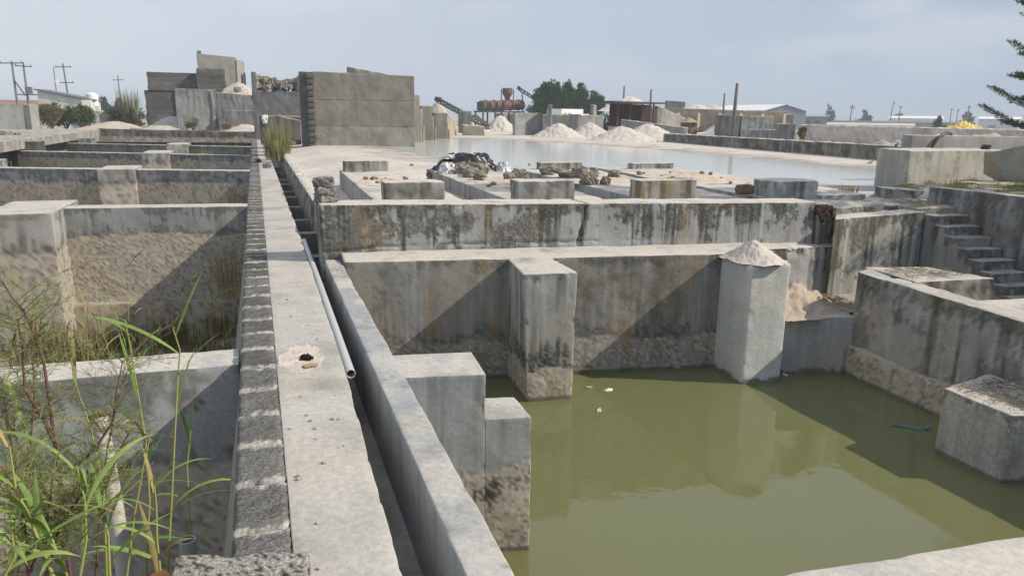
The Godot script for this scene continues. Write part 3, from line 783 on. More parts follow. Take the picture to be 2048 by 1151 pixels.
# ------------------------------------------------------------------ yard: plinths, foundation blocks, litter
func build_yard() -> void:
	var gp := "low plinths in the sandy yard"
	var gb := "foundation blocks in the sandy yard"
	var px := [[1.36, 2.48], [3.05, 4.36], [4.86, 6.34], [6.62, 8.5]]
	var pl := ["plinth strewn with pinkish grit, nearest the walkway", "plinth carrying the crumpled black sheeting and broken stones", "plinth strewn with broken concrete lumps behind the wall crack", "thin-edged plinth with scattered bricks beside the pond"]
	for i in 4:
		cast("plinth", pl[i], "plinth", [Vector2(px[i][0], -8.78), Vector2(px[i][1], -8.78), Vector2(px[i][1] + 0.15, -14.6), Vector2(px[i][0] + 0.1, -14.6)], 0.1, [0.515, 0.515, 0.53, 0.53], {"cell": 0.09, "chip": 0.05, "amp": 0.012, "s": {"base": Color(0.37, 0.365, 0.36), "streak": 0.45, "dust": 1.0, "dust_bias": 0.3}}, gp)
	var fb := [
		[1.40, 2.14, -8.86, -9.14, 0.80, "stained foundation block on the plinth nearest the walkway"],
		[3.06, 3.84, -8.83, -9.12, 0.79, "foundation block with smooth face on the plinth of black sheeting"],
		[4.74, 5.61, -8.78, -9.08, 0.775, "ochre-stained foundation block in the middle of the pool wall"],
		[6.74, 7.44, -8.58, -9.10, 0.745, "bluish streaked foundation block beside the wall break"],
		[1.50, 2.32, -14.1, -14.32, 0.73, "split-faced foundation block standing alone on bare sand near the tall wall"],
		[3.40, 4.2, -14.3, -14.55, 0.72, "foundation block half wrapped in black sheeting"],
		[5.35, 6.25, -14.05, -14.3, 0.67, "rough brown foundation block behind the broken concrete lumps"],
		[7.30, 8.25, -13.85, -14.1, 0.65, "white-streaked foundation block at the pond edge"]]
	for i in fb.size():
		var q: Array = fb[i]
		var b: Color = [Color(0.38, 0.37, 0.34), Color(0.37, 0.375, 0.36), Color(0.38, 0.365, 0.32), Color(0.38, 0.40, 0.40), Color(0.34, 0.33, 0.31), Color(0.3, 0.3, 0.29), Color(0.33, 0.315, 0.28), Color(0.36, 0.37, 0.37)][i]
		cast("foundation_block", q[5], "block", foot_turned((q[0] + q[1]) / 2, (q[2] + q[3]) / 2, q[1] - q[0], q[2] - q[3], -0.04 + 0.02 * (i % 3)), 0.15, q[4], {"cell": 0.045, "chip": 0.07, "r": 0.02, "amp": 0.01, "s": {"base": b, "streak": 0.6, "drip": 0.7 if i in [3, 7] else 0.3, "algae": 0.2, "algae_k": 0.5, "patch": 0.35, "ochre": 0.9 if i == 2 else 0.1, "dust": 1.0, "dust_bias": 0.4}}, gb)
	# rubble: concrete lumps, brick bits and grit on the plinths
	rng.seed = 41
	var concrete_lumps := []
	var brick_lumps := []
	for k in 5:
		concrete_lumps.append(lump(10 + k, Vector3(1.0, 0.75, 0.9), Color(0.46, 0.43, 0.375)))
		brick_lumps.append(lump(30 + k, Vector3(1.0, 0.6, 0.7), Color(0.52, 0.39, 0.31), 4, 0.18))
	var spots := []
	for k in 15: spots.append([3.4 + rng.randf() * 1.2, 0.58, -11.6 - rng.randf() * 2.2, 0.16 + rng.randf() * 0.28, "broken lump of brown concrete beside the black sheeting", "concrete lumps beside the black sheeting", 0])
	for k in 16: spots.append([4.95 + rng.randf() * 1.3, 0.56, -10.4 - rng.randf() * 2.8, 0.12 + rng.randf() * 0.28, "broken concrete lump on the plinth behind the wall crack", "concrete lumps behind the wall crack", 0])
	for k in 16: spots.append([1.5 + rng.randf() * 0.8, 0.54, -11.2 - rng.randf() * 1.6, 0.06 + rng.randf() * 0.07, "brick fragment in the pinkish grit of the plinth nearest the walkway", "brick fragments on the walkway plinth", 1])
	for k in 12: spots.append([6.7 + rng.randf() * 1.5, 0.54, -10.4 - rng.randf() * 3.0, 0.06 + rng.randf() * 0.09, "brick fragment on the thin-edged plinth beside the pond", "brick fragments on the pond plinth", 1])
	for k in 8: spots.append([3.2 + rng.randf() * 1.0, 0.54, -10.7 - rng.randf() * 1.4, 0.06 + rng.randf() * 0.08, "small brick fragment among the stones below the black sheeting", "brick fragments below the sheeting", 1])
	for q in spots:
		var m: Mesh = (concrete_lumps if q[6] == 0 else brick_lumps)[rng.randi() % 5]
		var o := solo("concrete_lump" if q[6] == 0 else "brick_fragment", m, M.coarse, q[4], "rubble", Vector3(q[0], 0.525 + q[3] * 0.2, q[2]), 0.0, q[5])
		o.rotation = Vector3(rng.randf_range(-0.4, 0.4), rng.randf() * TAU, rng.randf_range(-0.4, 0.4))
		o.scale = Vector3.ONE * q[3] * 0.72
	for q in [[1.95, -11.9, 0.50, 0.55, 0.05], [3.85, -11.3, 0.55, 0.8, 0.06], [5.5, -11.6, 0.7, 0.9, 0.05], [7.4, -11.8, 0.8, 1.2, 0.05]]:
		var h := solo("grit_patch", heap(int(q[0] * 10), q[2], q[3], q[4], Color(0.60, 0.50, 0.43), 30, 0.5), M.sand, ["pinkish grit spread on the plinth nearest the walkway", "pale grit below the stones and sheeting", "pale grit among concrete lumps behind the wall crack", "pinkish grit on the thin-edged plinth by the pond"][int(q[0] / 2.0)], "grit", Vector3(q[0], 0.522, q[1]))
		h.set_meta("kind", "stuff")
	var flat_slab := lump(77, Vector3(0.75, 0.10, 0.35), Color(0.44, 0.43, 0.41), 5, 0.12)
	solo("tilted_slab", flat_slab, M.coarse, "thin broken slab lying before the rough brown foundation block", "slab", Vector3(5.2, 0.60, -12.2), 0.4).rotation = Vector3(0.1, 0.3, -0.18)
	solo("loose_brick", lump(78, Vector3(0.27, 0.15, 0.16), Color(0.40, 0.30, 0.21), 5, 0.08), M.coarse, "single tan brick leaning on the bluish streaked foundation block", "brick", Vector3(6.52, 0.60, -8.98), 0.1)
	# three stones stacked on the wall end
	for k in 3:
		solo("stacked_stone", lump(60 + k, Vector3(0.24, 0.115, 0.22), Color(0.48, 0.47, 0.44), 6, 0.16), M.coarse, ["bottom stone of the little stack on the upper wall end", "middle stone of the little stack on the upper wall end", "top stone of the little stack on the upper wall end"][k], "stone", Vector3(0.70 - 0.01 * k, 0.665 + 0.092 * k, -8.50), 0.4 + k * 1.3, "stones stacked on the upper wall")
	# crumpled black and white sheeting over the back block
	sheeting("black_sheeting", "crumpled black plastic sheeting draped over a foundation block", M.black_film, Vector3(3.86, 0.42, -14.15), 0.78, 0.60, 0.40, 5)
	for q in [[3.32, 0.53, -13.50, 0.20, 0.16, 0.18, "bag-like wad of white film at the foot of the black sheeting", 7], [3.52, 0.76, -14.05, 0.20, 0.14, 0.07, "white film caught on top of the black sheeting", 8], [4.0, 0.78, -14.2, 0.26, 0.10, 0.06, "thin white film trailing over the black sheeting's back", 9], [4.52, 0.53, -13.9, 0.15, 0.2, 0.16, "white film hanging at the stony end of the black sheeting", 10]]:
		sheeting("white_film", q[6], M.white_film, Vector3(q[0], q[1], q[2]), q[3], q[4], q[5], q[7])
	# pipe lying along the walkway edge
	var pp := thing("drain_pipe", "grey plastic pipe lying along the walkway edge over the drain", "pipe", Vector3(0.46, 0.0, -7.0))
	var pts := []; var rad := []
	for q in [[0.508, -9.9], [0.503, -8.6], [0.498, -7.4], [0.493, -6.4], [0.488, -5.5], [0.482, -4.6]]:
		pts.append(Vector3(q[0] - 0.46, -0.028, q[1] + 7.0)); rad.append(0.030)
	part("pipe_barrel", tube(pts, rad, 18, false), M.pvc, pp)
	var inner := []
	for k in rad.size(): inner.append(0.0255)
	part("pipe_bore", tube(pts, inner, 18, false), M.pvc, pp)
	var rim := TorusMesh.new(); rim.inner_radius = 0.025; rim.outer_radius = 0.0305; rim.rings = 24; rim.ring_segments = 8
	part("pipe_rim", rim, M.pvc, pp, Vector3(0.022, -0.028, 2.4), Vector3(PI / 2, 0, 0))
	# litter on the walkway
	solo("charred_scrap", heap(21, 0.055, 0.06, 0.030, Color(0.03, 0.03, 0.03), 26, 1.2), M.coarse, "charred black scrap on a sandy patch of the walkway", "scrap", Vector3(0.225, -0.002, -4.90))
	solo("sand_patch", heap(22, 0.15, 0.34, 0.009, Color(0.62, 0.55, 0.49), 44, 0.5), M.sand, "thin patch of spilled pinkish sand on the walkway by the charred scrap", "sand", Vector3(0.20, -0.004, -4.98)).set_meta("kind", "stuff")
	solo("flat_scrap", lump(90, Vector3(0.10, 0.008, 0.06), Color(0.35, 0.26, 0.17), 4, 0.1), M.conc, "flat brown scrap beside the charred scrap on the walkway", "scrap", Vector3(0.24, 0.006, -4.74), 0.3)
	solo("loose_stone", lump(91, Vector3(0.22, 0.14, 0.20), Color(0.36, 0.35, 0.33)), M.coarse, "grey stone lying on the walkway close to the drain's far bend", "stone", Vector3(0.25, 0.05, -23.0), 0.2)
	solo("loose_stone", lump(92, Vector3(0.16, 0.11, 0.15), Color(0.30, 0.29, 0.28)), M.coarse, "smaller dark stone on the block row of the walkway", "stone", Vector3(0.02, 0.06, -25.6), 0.9)
	rng.seed = 51
	for k in 26:
		var zz := -2.4 - rng.randf() * 4.5
		var sz := rng.randf_range(0.008, 0.022)
		var o := solo("pebble", concrete_lumps[k % 5], M.conc, "small pebble lying on the walkway plaster", "pebble", Vector3(rng.randf_range(0.07, 0.38), sz * 0.25 - 0.004, zz), rng.randf() * TAU, "pebbles on the walkway")
		o.scale = Vector3.ONE * sz
	# floating scraps in the green pool
	var fl := [[3.28, -7.0, 0.08, 0.04, M.pale_scrap, "pale yellowish scrap floating near the black-banded pier"], [3.45, -6.86, 0.09, 0.06, M.white_film, "crumpled white scrap floating near the black-banded pier"], [3.11, -6.37, 0.09, 0.04, M.pale_scrap, "sunken yellow-green scrap in the open pool"], [5.63, -6.72, 0.06, 0.04, M.white_film, "white foam bit floating beside the pale pier"], [5.80, -5.10, 0.26, 0.03, M.blue_film, "long teal strip floating by the straw-covered block"], [5.96, -5.05, 0.09, 0.06, M.blue_film, "short teal scrap floating by the straw-covered block"]]
	for i in fl.size():
		var q: Array = fl[i]
		solo("floating_scrap", lump(100 + i, Vector3(q[2], 0.022, q[3]), Color(1, 1, 1), 4, 0.5), q[4], q[5], "scrap", Vector3(q[0], -1.297, q[1]), i * 0.7 - 0.4)
	# twigs and straw on the jutting block and the platforms
	litter("straw_litter", "straw and dry twigs matted on the square block in the pool", Vector3(5.98, -0.69, -4.3), 0.30, 0.32, 260, 5)
	litter("twig_litter", "dark twigs scattered on the dusty platform at the stair foot", Vector3(7.1, -0.10, -6.35), 0.40, 0.25, 120, 6)
	litter("twig_litter", "tangle of dark twigs on the debris heap behind the pale pier", Vector3(6.35, -0.50, -6.95), 0.16, 0.28, 160, 7)
	litter("twig_litter", "twigs and rubbish at the head of the stairs", Vector3(8.75, 0.45, -8.05), 0.3, 0.25, 120, 8)
	# dead sticks and specks standing in the pond sand
	rng.seed = 61
	for q in [[6.4, -17.6], [7.9, -15.6], [9.3, -13.8], [8.6, -13.0], [3.4, -17.4], [5.4, -21.5], [8.2, -12.4], [6.9, -13.3], [10.3, -12.3]]:
		var o := solo("yard_clod", concrete_lumps[rng.randi() % 5], M.coarse, "dark clod lying on the pale sand by the pond", "clod", Vector3(q[0], ground_y(q[0], q[1]) + 0.02, q[1]), rng.randf() * TAU, "clods on the pond sand")
		o.scale = Vector3.ONE * rng.randf_range(0.06, 0.12)
	# big cast blocks on the far side of the stairs
	cast("corner_block", "tall corner block with shaded side face and pale lit face above the stairs", "block", [Vector2(10.25, -9.75), Vector2(13.3, -10.45), Vector2(13.5, -11.2), Vector2(10.55, -10.75)], 0.2, [1.09, 1.06, 1.06, 1.09], {"cell": 0.06, "chip": 0.05, "r": 0.02, "s": {"base": Color(0.40, 0.395, 0.37), "streak": 0.2, "patch": 0.4, "ochre": 0.3, "dust": 0.9, "dust_bias": 0.3, "algae": 0.15, "algae_k": 0.3}})
	cast("rear_wall", "grey wall behind the corner block with a black hose arching over it", "wall", [Vector2(12.35, -11.75), Vector2(16.5, -11.9), Vector2(16.6, -12.2), Vector2(12.4, -12.05)], 0.2, [1.29, 1.25, 1.25, 1.29], {"cell": 0.12, "s": {"base": Color(0.30, 0.305, 0.31), "streak": 0.2, "dust": 0.8}})
	var hp := []
	var hr := []
	for q in [[12.75, 0.9, -11.70], [12.88, 1.12, -11.70], [13.02, 1.26, -11.72], [13.25, 1.34, -11.78], [13.55, 1.33, -11.95], [13.9, 1.26, -12.2], [14.2, 0.9, -12.6]]:
		hp.append(Vector3(q[0] - 13.3, q[1] - 0.6, q[2] + 11.8)); hr.append(0.028)
	solo("black_hose", tube(hp, hr, 8), M.hose, "black rubber hose arching over the grey rear wall", "hose", Vector3(13.3, 0.6, -11.8))
	var ct := thing("canvas_cover", "sagging grey canvas cover hung beside the corner block", "cover", Vector3(11.5, 0.4, -9.0))
	drape(ct, "canvas_panel", [Vector3(11.05, 1.10, -8.95), Vector3(11.75, 1.36, -8.3), Vector3(11.85, 0.55, -8.2), Vector3(11.35, 0.55, -8.75)], Color(0.42, 0.42, 0.38), 4)
	drape(ct, "canvas_fold", [Vector3(10.98, 1.10, -9.0), Vector3(11.05, 1.10, -8.95), Vector3(11.35, 0.55, -8.75), Vector3(11.15, 0.75, -9.1)], Color(0.44, 0.39, 0.31), 5)
	drape(ct, "canvas_side", [Vector3(11.75, 1.36, -8.3), Vector3(12.9, 1.5, -8.1), Vector3(13.0, 0.5, -8.0), Vector3(11.85, 0.55, -8.2)], Color(0.42, 0.42, 0.38), 6)
	part("support_pole", tube([Vector3(0.27, 0.0, 0.72), Vector3(0.27, 1.0, 0.68)], [0.02, 0.02], 6), M.wood, ct)
	solo("loose_stone", lump(95, Vector3(0.15, 0.09, 0.14), Color(0.13, 0.13, 0.13)), M.coarse, "dark lump resting on the corner block against the canvas cover", "stone", Vector3(12.95, 1.10, -10.6), 0.4)

func sheeting(called: String, label: String, mat: Material, at: Vector3, rx: float, rz: float, h: float, s: int) -> void:
	var n := 46
	var st := SurfaceTool.new()
	st.begin(Mesh.PRIMITIVE_TRIANGLES)
	for j in n + 1:
		for i in n + 1:
			var x := 2.0 * i / n - 1.0
			var z := 2.0 * j / n - 1.0
			var rr := sqrt(x * x + z * z) * (1.0 + 0.3 * nC.get_noise_3d(x * 1.2, z * 1.2, s * 5.0))
			var y: float = smoothstep(1.02, 0.45, rr)
			var rg: float = 1.0 - absf(nC.get_noise_3d(x * 3.2, z * 3.2, s * 9.0)) * 2.2
			y = y * (0.78 + 0.35 * rg) - 0.02
			st.add_vertex(Vector3(x * rx + 0.05 * nB.get_noise_3d(x * 4.0, z * 4.0, s), maxf(y, -0.03) * h, z * rz + 0.05 * nB.get_noise_3d(x * 4.0, z * 4.0, s + 30)))
	for j in n:
		for i in n:
			var x := 2.0 * (i + 0.5) / n - 1.0
			var z := 2.0 * (j + 0.5) / n - 1.0
			if sqrt(x * x + z * z) * (1.0 + 0.3 * nC.get_noise_3d(x * 1.2, z * 1.2, s * 5.0)) > 1.02:
				continue
			var k := j * (n + 1) + i
			st.add_index(k); st.add_index(k + 1); st.add_index(k + n + 1)
			st.add_index(k + 1); st.add_index(k + n + 2); st.add_index(k + n + 1)
	st.generate_normals()
	solo(called, st.commit(), mat, label, "plastic sheet", at)

func drape(parent: Node3D, called: String, q: Array, col: Color, s: int) -> void:
	var n := 18
	var st := SurfaceTool.new()
	st.begin(Mesh.PRIMITIVE_TRIANGLES)
	var nn: Vector3 = (q[1] - q[0]).cross(q[3] - q[0]).normalized()
	for side in 2:
		for j in n + 1:
			for i in n + 1:
				var p: Vector3 = (q[0] as Vector3).lerp(q[1], float(i) / n).lerp((q[3] as Vector3).lerp(q[2], float(i) / n), float(j) / n)
				var e: float = 4.0 * float(i) / n * (1.0 - float(i) / n)
				p += nn * (0.05 * e * nC.get_noise_3d(p.x * 2.5, p.y * 1.2, p.z * 2.5 + s) + 0.004 * side)
				var m := 1.0 + 0.2 * nC.get_noise_3dv(p * 3.0)
				st.set_color(Color(col.r * m, col.g * m, col.b * m))
				st.add_vertex(p - parent.position)
	for side in 2:
		for j in n:
			for i in n:
				var k := side * (n + 1) * (n + 1) + j * (n + 1) + i
				if side == 0:
					st.add_index(k); st.add_index(k + n + 1); st.add_index(k + 1)
					st.add_index(k + 1); st.add_index(k + n + 1); st.add_index(k + n + 2)
				else:
					st.add_index(k); st.add_index(k + 1); st.add_index(k + n + 1)
					st.add_index(k + 1); st.add_index(k + n + 2); st.add_index(k + n + 1)
	st.generate_normals()
	part(called, st.commit(), M.conc, parent)

func litter(called: String, label: String, at: Vector3, rx: float, rz: float, n: int, s: int) -> void:
	rng.seed = 900 + s
	var st := SurfaceTool.new()
	st.begin(Mesh.PRIMITIVE_TRIANGLES)
	for k in n:
		var a := rng.randf() * TAU
		var p := Vector3(rng.randf_range(-rx, rx), rng.randf_range(0.004, 0.02), rng.randf_range(-rz, rz))
		var l := rng.randf_range(0.03, 0.12)
		var d := Vector3(cos(a), rng.randf_range(-0.05, 0.12), sin(a)) * l
		var t := rng.randf()
		var c := Color(0.36, 0.28, 0.18).lerp(Color(0.10, 0.07, 0.05), t)
		add_tube(st, [p, p + d * 0.5 + Vector3(0, 0.006, 0), p + d], [0.003, 0.0028, 0.002], 4, false, c)
	st.generate_normals()
	var o := solo(called, st.commit(), M.stem, label, "litter", at)
	o.set_meta("kind", "stuff")

# ------------------------------------------------------------------ ruins, works and town behind the yard
func lr(L: Vector2, R: Vector2, depth: float) -> Array:
	var d := (R - L).normalized()
	var n := Vector2(d.y, -d.x)
	if n.dot((L + R) * 0.5) < 0.0: n = -n
	return [L, R, R + n * depth, L + n * depth]

func far_cast(called: String, label: String, category: String, L: Vector2, R: Vector2, depth: float, y0: float, tops, base: Color, o := {}, group := "") -> MeshInstance3D:
	var s := {"base": base, "streak": 0.4, "drip": 0.2, "algae": 0.5, "algae_k": 0.35, "dust": 0.8, "dust_bias": 0.3}
	for k in o.get("s", {}): s[k] = o.s[k]
	var oo := {"cell": o.get("cell", 0.16), "chip": o.get("chip", 0.08), "r": 0.03, "amp": o.get("amp", 0.02), "s": s}
	return cast(called, label, category, lr(L, R, depth), y0, tops, oo, group)

func layered(parent: Node3D, called: String, L: Vector2, R: Vector2, depth: float, y0: float, y1: float, n: int, base: Color) -> void:
	for k in n:
		var a := (R - L).normalized()
		var j0 := rng.randf_range(-0.03, 0.03); var j1 := rng.randf_range(-0.03, 0.03)
		var m := rng.randf_range(0.88, 1.12)
		var h := (y1 - y0) / n
		cast_part(called, lr(L + a * j0, R + a * j1, depth), y0 + h * k, y0 + h * (k + 1) - 0.006, {"cell": 0.3, "amp": 0.015, "s": {"base": base * m, "streak": 0.2}}, parent)

func build_ruins() -> void:
	rng.seed = 301
	# tall cast wall with its block-built end
	var tw := thing("tall_wall", "tall grey cast wall standing alone with a block-built end", "wall", Vector3(3.7, 0.25, -28.2))
	var lifts := [[0.25, 1.105], [1.105, 2.035], [2.035, 2.97]]
	for k in 3:
		cast_part("wall_lift", [Vector2(2.03, -28.42 + 0.006 * k), Vector2(5.62, -27.95 + 0.006 * k), Vector2(5.70, -28.36), Vector2(2.06, -28.85)], lifts[k][0], [lifts[k][1] + (0.03 if k == 2 else 0.0), lifts[k][1] - (0.06 if k == 2 else 0.0), lifts[k][1] - (0.06 if k == 2 else 0.0), lifts[k][1] + (0.03 if k == 2 else 0.0)], {"cell": 0.06, "amp": 0.012, "r": 0.012, "chip": 0.03, "s": {"base": [Color(0.36, 0.35, 0.31), Color(0.29, 0.28, 0.245), Color(0.285, 0.275, 0.24)][k], "streak": 0.12, "drip": 0.06, "patch": 0.22, "ochre": 0.12, "top": 9.0}}, tw)
	cast_part("wall_core", [Vector2(2.10, -28.50), Vector2(5.55, -28.05), Vector2(5.60, -28.30), Vector2(2.12, -28.76)], 0.25, 2.80, {"cell": 0.4, "s": {"base": Color(0.25, 0.25, 0.22)}}, tw)
	cast_part("end_pillar", [Vector2(1.58, -28.62), Vector2(2.05, -28.52), Vector2(2.06, -28.9), Vector2(1.62, -29.0)], 0.25, 2.99, {"cell": 0.1, "s": {"base": Color(0.15, 0.15, 0.15), "streak": 0.2}}, tw)
	var bm := block_plain(Color(0.23, 0.225, 0.205))
	var bm2 := block_plain(Color(0.19, 0.185, 0.175))
	for k in 13:
		var b := part("block", bm if k % 2 == 0 else bm2, M.coarse, tw, Vector3(1.92 - 3.7 + (0.012 if k % 2 else 0.0), 0.13 + 0.205 * k, -28.46 + 28.2), Vector3(0, 0.13, 0))
		b.scale = Vector3(0.26, 0.20, 0.24)
	far_cast("rear_ruin_wall", "sloping wall top showing behind the tall grey cast wall", "wall", Vector2(4.33, -37.75), Vector2(6.5, -37.44), 0.4, 0.2, [3.74, 3.36, 3.36, 3.74], Color(0.28, 0.27, 0.25), {"chip": 0.2})
	# ruined plant on the far side of the pits
	var dw := thing("ruined_building", "dark block-built ruin with a stacked slab tower beyond the dry pits", "building", Vector3(-4.6, 0.0, -58))
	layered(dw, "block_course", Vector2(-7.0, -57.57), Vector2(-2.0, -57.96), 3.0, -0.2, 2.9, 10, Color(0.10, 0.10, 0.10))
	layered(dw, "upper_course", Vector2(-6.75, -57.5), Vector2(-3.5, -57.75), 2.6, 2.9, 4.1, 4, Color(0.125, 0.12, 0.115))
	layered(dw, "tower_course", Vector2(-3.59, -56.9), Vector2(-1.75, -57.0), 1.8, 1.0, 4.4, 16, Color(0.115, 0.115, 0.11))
	cast_part("window_recess", lr(Vector2(-5.1, -57.55), Vector2(-4.2, -57.6), 0.1), 2.4, 2.85, {"cell": 0.3, "s": {"base": Color(0.27, 0.27, 0.26)}}, dw)
	var ub := thing("rooftop_room", "pale concrete rooftop room with a dark doorway above the dark ruin", "building", Vector3(-2.5, 0.0, -66))
	cast_part("room_walls", lr(Vector2(-4.02, -65.88), Vector2(-1.1, -65.99), 3.0), -0.5, [5.95, 5.75, 5.75, 5.95], {"cell": 0.25, "amp": 0.02, "s": {"base": Color(0.34, 0.325, 0.29), "streak": 0.2}}, ub)
	cast_part("side_wall", [Vector2(-1.08, -65.9), Vector2(-0.9, -66.2), Vector2(-0.55, -68.5), Vector2(-0.9, -68.5)], -0.5, 5.6, {"cell": 0.25, "s": {"base": Color(0.34, 0.325, 0.29), "streak": 0.1}}, ub)
	part("doorway", box_mesh(Vector3(0.05, 1.4, 0.9)), plain(lin(0.02, 0.02, 0.022), 0.9), ub, Vector3(1.92, 3.9, -1.0), Vector3(0, -0.13, 0))
	part("parapet_knob", box_mesh(Vector3(0.3, 0.35, 0.3)), M.pole, ub, Vector3(-1.35, 6.0, -0.3))
	var fw := thing("plaster_wall", "grey plastered wall with an ochre stain and an iron post beyond the pits", "wall", Vector3(-3.4, 0.0, -50))
	cast_part("wall_body", lr(Vector2(-4.64, -52.4), Vector2(-2.35, -52.7), 0.35), -0.3, [2.92, 2.9, 2.9, 2.92], {"cell": 0.08, "amp": 0.02, "s": {"base": Color(0.29, 0.30, 0.305), "streak": 0.45, "drip": 0.2, "ochre": 1.0, "algae": 0.6, "algae_k": 0.4}}, fw)
	part("iron_post", tube([Vector3(1.15, 0.3, -2.5), Vector3(1.08, 3.0, -2.5)], [0.05, 0.05], 6), M.pole, fw)
	var wb := far_cast("plaster_wall", "grey wall with sand drifted along its top beside the iron post", "wall", Vector2(-2.30, -53.3), Vector2(0.15, -53.4), 0.6, -0.3, [2.75, 2.6, 2.6, 2.75], Color(0.27, 0.275, 0.28), {"cell": 0.09, "chip": 0.3, "s": {"streak": 0.6}})
	solo("sand_drift", heap(31, 1.9, 0.9, 1.1, Color(0.56, 0.52, 0.47), 30, 0.2), M.sand, "pale sand drift banked behind the grey wall of the ruin", "sand drift", Vector3(-0.9, 2.35, -54.6))
	solo("loose_block", lump(140, Vector3(0.45, 0.35, 0.4), Color(0.45, 0.38, 0.32), 5, 0.1), M.coarse, "tan block sitting on the sand-topped wall of the ruin", "block", Vector3(-0.95, 2.95, -53.6), 0.2)
	var rw := thing("rubble_wall", "dark wall capped with broken white rubble next to the tall wall", "wall", Vector3(1.3, 0.0, -46))
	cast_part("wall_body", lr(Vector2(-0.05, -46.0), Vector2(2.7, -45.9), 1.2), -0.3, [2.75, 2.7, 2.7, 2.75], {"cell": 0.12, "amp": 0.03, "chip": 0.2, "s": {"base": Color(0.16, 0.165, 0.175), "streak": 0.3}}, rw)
	cast_part("corner_post", lr(Vector2(-0.05, -46.02), Vector2(0.2, -46.0), 0.3), 2.7, 3.75, {"cell": 0.15, "s": {"base": Color(0.2, 0.2, 0.2)}}, rw)
	cast_part("corner_post", lr(Vector2(2.42, -45.95), Vector2(2.65, -45.93), 0.3), 2.7, 3.6, {"cell": 0.15, "s": {"base": Color(0.2, 0.2, 0.2)}}, rw)
	var rl := [lump(150, Vector3(1, 0.7, 0.8), Color(0.85, 0.80, 0.73), 6, 0.4), lump(151, Vector3(1, 0.6, 0.9), Color(0.75, 0.68, 0.60), 6, 0.4), lump(152, Vector3(1, 0.8, 0.7), Color(0.45, 0.41, 0.37), 6, 0.4)]
	for k in 70:
		var x := rng.randf_range(0.15, 2.5)
		var o := solo("rubble_lump", rl[rng.randi() % 3], M.coarse, "broken white lump in the rubble capping the dark wall", "rubble", Vector3(x, 2.8 + rng.randf() * (0.45 + 0.25 * absf(x - 1.5)), -46.05 - rng.randf() * 0.9), rng.randf() * TAU, "rubble on the dark wall")
		o.scale = Vector3.ONE * rng.randf_range(0.16, 0.42)
	far_cast("low_ruin_wall", "low stained wall with a pale top before the ruin's sand drift", "wall", Vector2(-1.75, -52.0), Vector2(0.6, -51.9), 0.5, -0.3, [1.65, 1.6, 1.6, 1.65], Color(0.24, 0.235, 0.225), {"chip": 0.15})
	far_cast("low_ruin_wall", "broken brown wall behind the tall grass tuft", "wall", Vector2(0.85, -31.6), Vector2(1.72, -31.5), 0.4, 0.2, [1.45, 1.25, 1.25, 1.45], Color(0.20, 0.185, 0.16), {"chip": 0.3})
	far_cast("low_ruin_wall", "dark ledge wall between the rubble-capped wall and the tall wall", "wall", Vector2(0.2, -35.0), Vector2(2.4, -35.0), 0.6, 0.2, [1.42, 1.38, 1.38, 1.42], Color(0.14, 0.14, 0.135), {"chip": 0.1})
	for q in [[1.15, -29.6, 0.35], [1.45, -29.2, 0.25], [1.25, -28.6, 0.2], [0.95, -30.0, 0.3]]:
		solo("loose_block", lump(int(q[0] * 100), Vector3(q[2], q[2] * 0.8, q[2]), Color(0.33, 0.32, 0.30), 5, 0.12), M.coarse, "grey block tumbled at the foot of the tall wall's block end", "block", Vector3(q[0], 0.42 + q[2] * 0.3, q[1]), q[0] * 3.0, "blocks by the tall wall")
	solo("white_rag", lump(160, Vector3(0.22, 0.3, 0.12), Color(1, 1, 1), 6, 0.5), M.white_film, "white rag hanging on the dark ledge wall by the grass tuft", "rag", Vector3(0.42, 1.25, -34.9))
	solo("sand_heap", heap(33, 2.2, 1.4, 0.85, Color(0.55, 0.50, 0.44), 36, 0.15), M.sand, "low sand heap behind the end wall of the pits", "sand heap", Vector3(-4.9, 0.38, -53.6))
	solo("sand_heap", heap(34, 1.6, 1.0, 0.45, Color(0.55, 0.50, 0.44), 30, 0.15), M.sand, "thin sand bank before the ruin's low stained wall", "sand heap", Vector3(-0.6, 0.35, -51.2))
	solo("sand_heap", heap(35, 2.4, 1.2, 0.5, Color(0.52, 0.47, 0.40), 30, 0.2), M.sand, "flat sand bank between the small white box and the ruin", "sand heap", Vector3(-8.6, 0.36, -54.8))
	# small things on the far left
	var lb := thing("concrete_tank", "square grey concrete tank with a pale side at the far end of the raised slab", "tank", Vector3(-12.8, 0.3, -52))
	cast_part("tank_walls", [Vector2(-15.4, -52.0), Vector2(-12.95, -52.4), Vector2(-12.6, -53.6), Vector2(-15.2, -53.6)], 0.2, 1.85, {"cell": 0.1, "s": {"base": Color(0.34, 0.345, 0.34), "streak": 0.2, "algae": 0.3, "algae_k": 0.3}}, lb)
	cast_part("lit_corner", [Vector2(-12.94, -52.38), Vector2(-12.62, -52.2), Vector2(-12.45, -53.4), Vector2(-12.8, -53.6)], 0.2, 1.80, {"cell": 0.1, "s": {"base": Color(0.34, 0.345, 0.34), "streak": 0.2}}, lb)
	far_cast("utility_box", "small white box behind the raised slab near the wispy shrub", "box", Vector2(-10.5, -59.0), Vector2(-9.7, -59.2), 0.7, -0.2, 1.5, Color(0.5, 0.5, 0.49))
	for q in [[-11.2, -40.5, 0.35], [-10.7, -40.1, 0.28], [-10.2, -39.6, 0.22]]:
		solo("slab_rubbish", lump(int(-q[0] * 10), Vector3(q[2] * 1.6, q[2] * 0.7, q[2]), Color(0.45, 0.44, 0.42), 5, 0.35), M.coarse, "pale rubbish lump lying on the raised slab", "rubbish", Vector3(q[0], 0.45, q[1]), q[1], "rubbish on the raised slab")
	house(Vector3(-19.5, -0.75, -95))
	# buttressed stubs to the right of the tall wall
	var gs := "stepped stub walls past the tall wall"
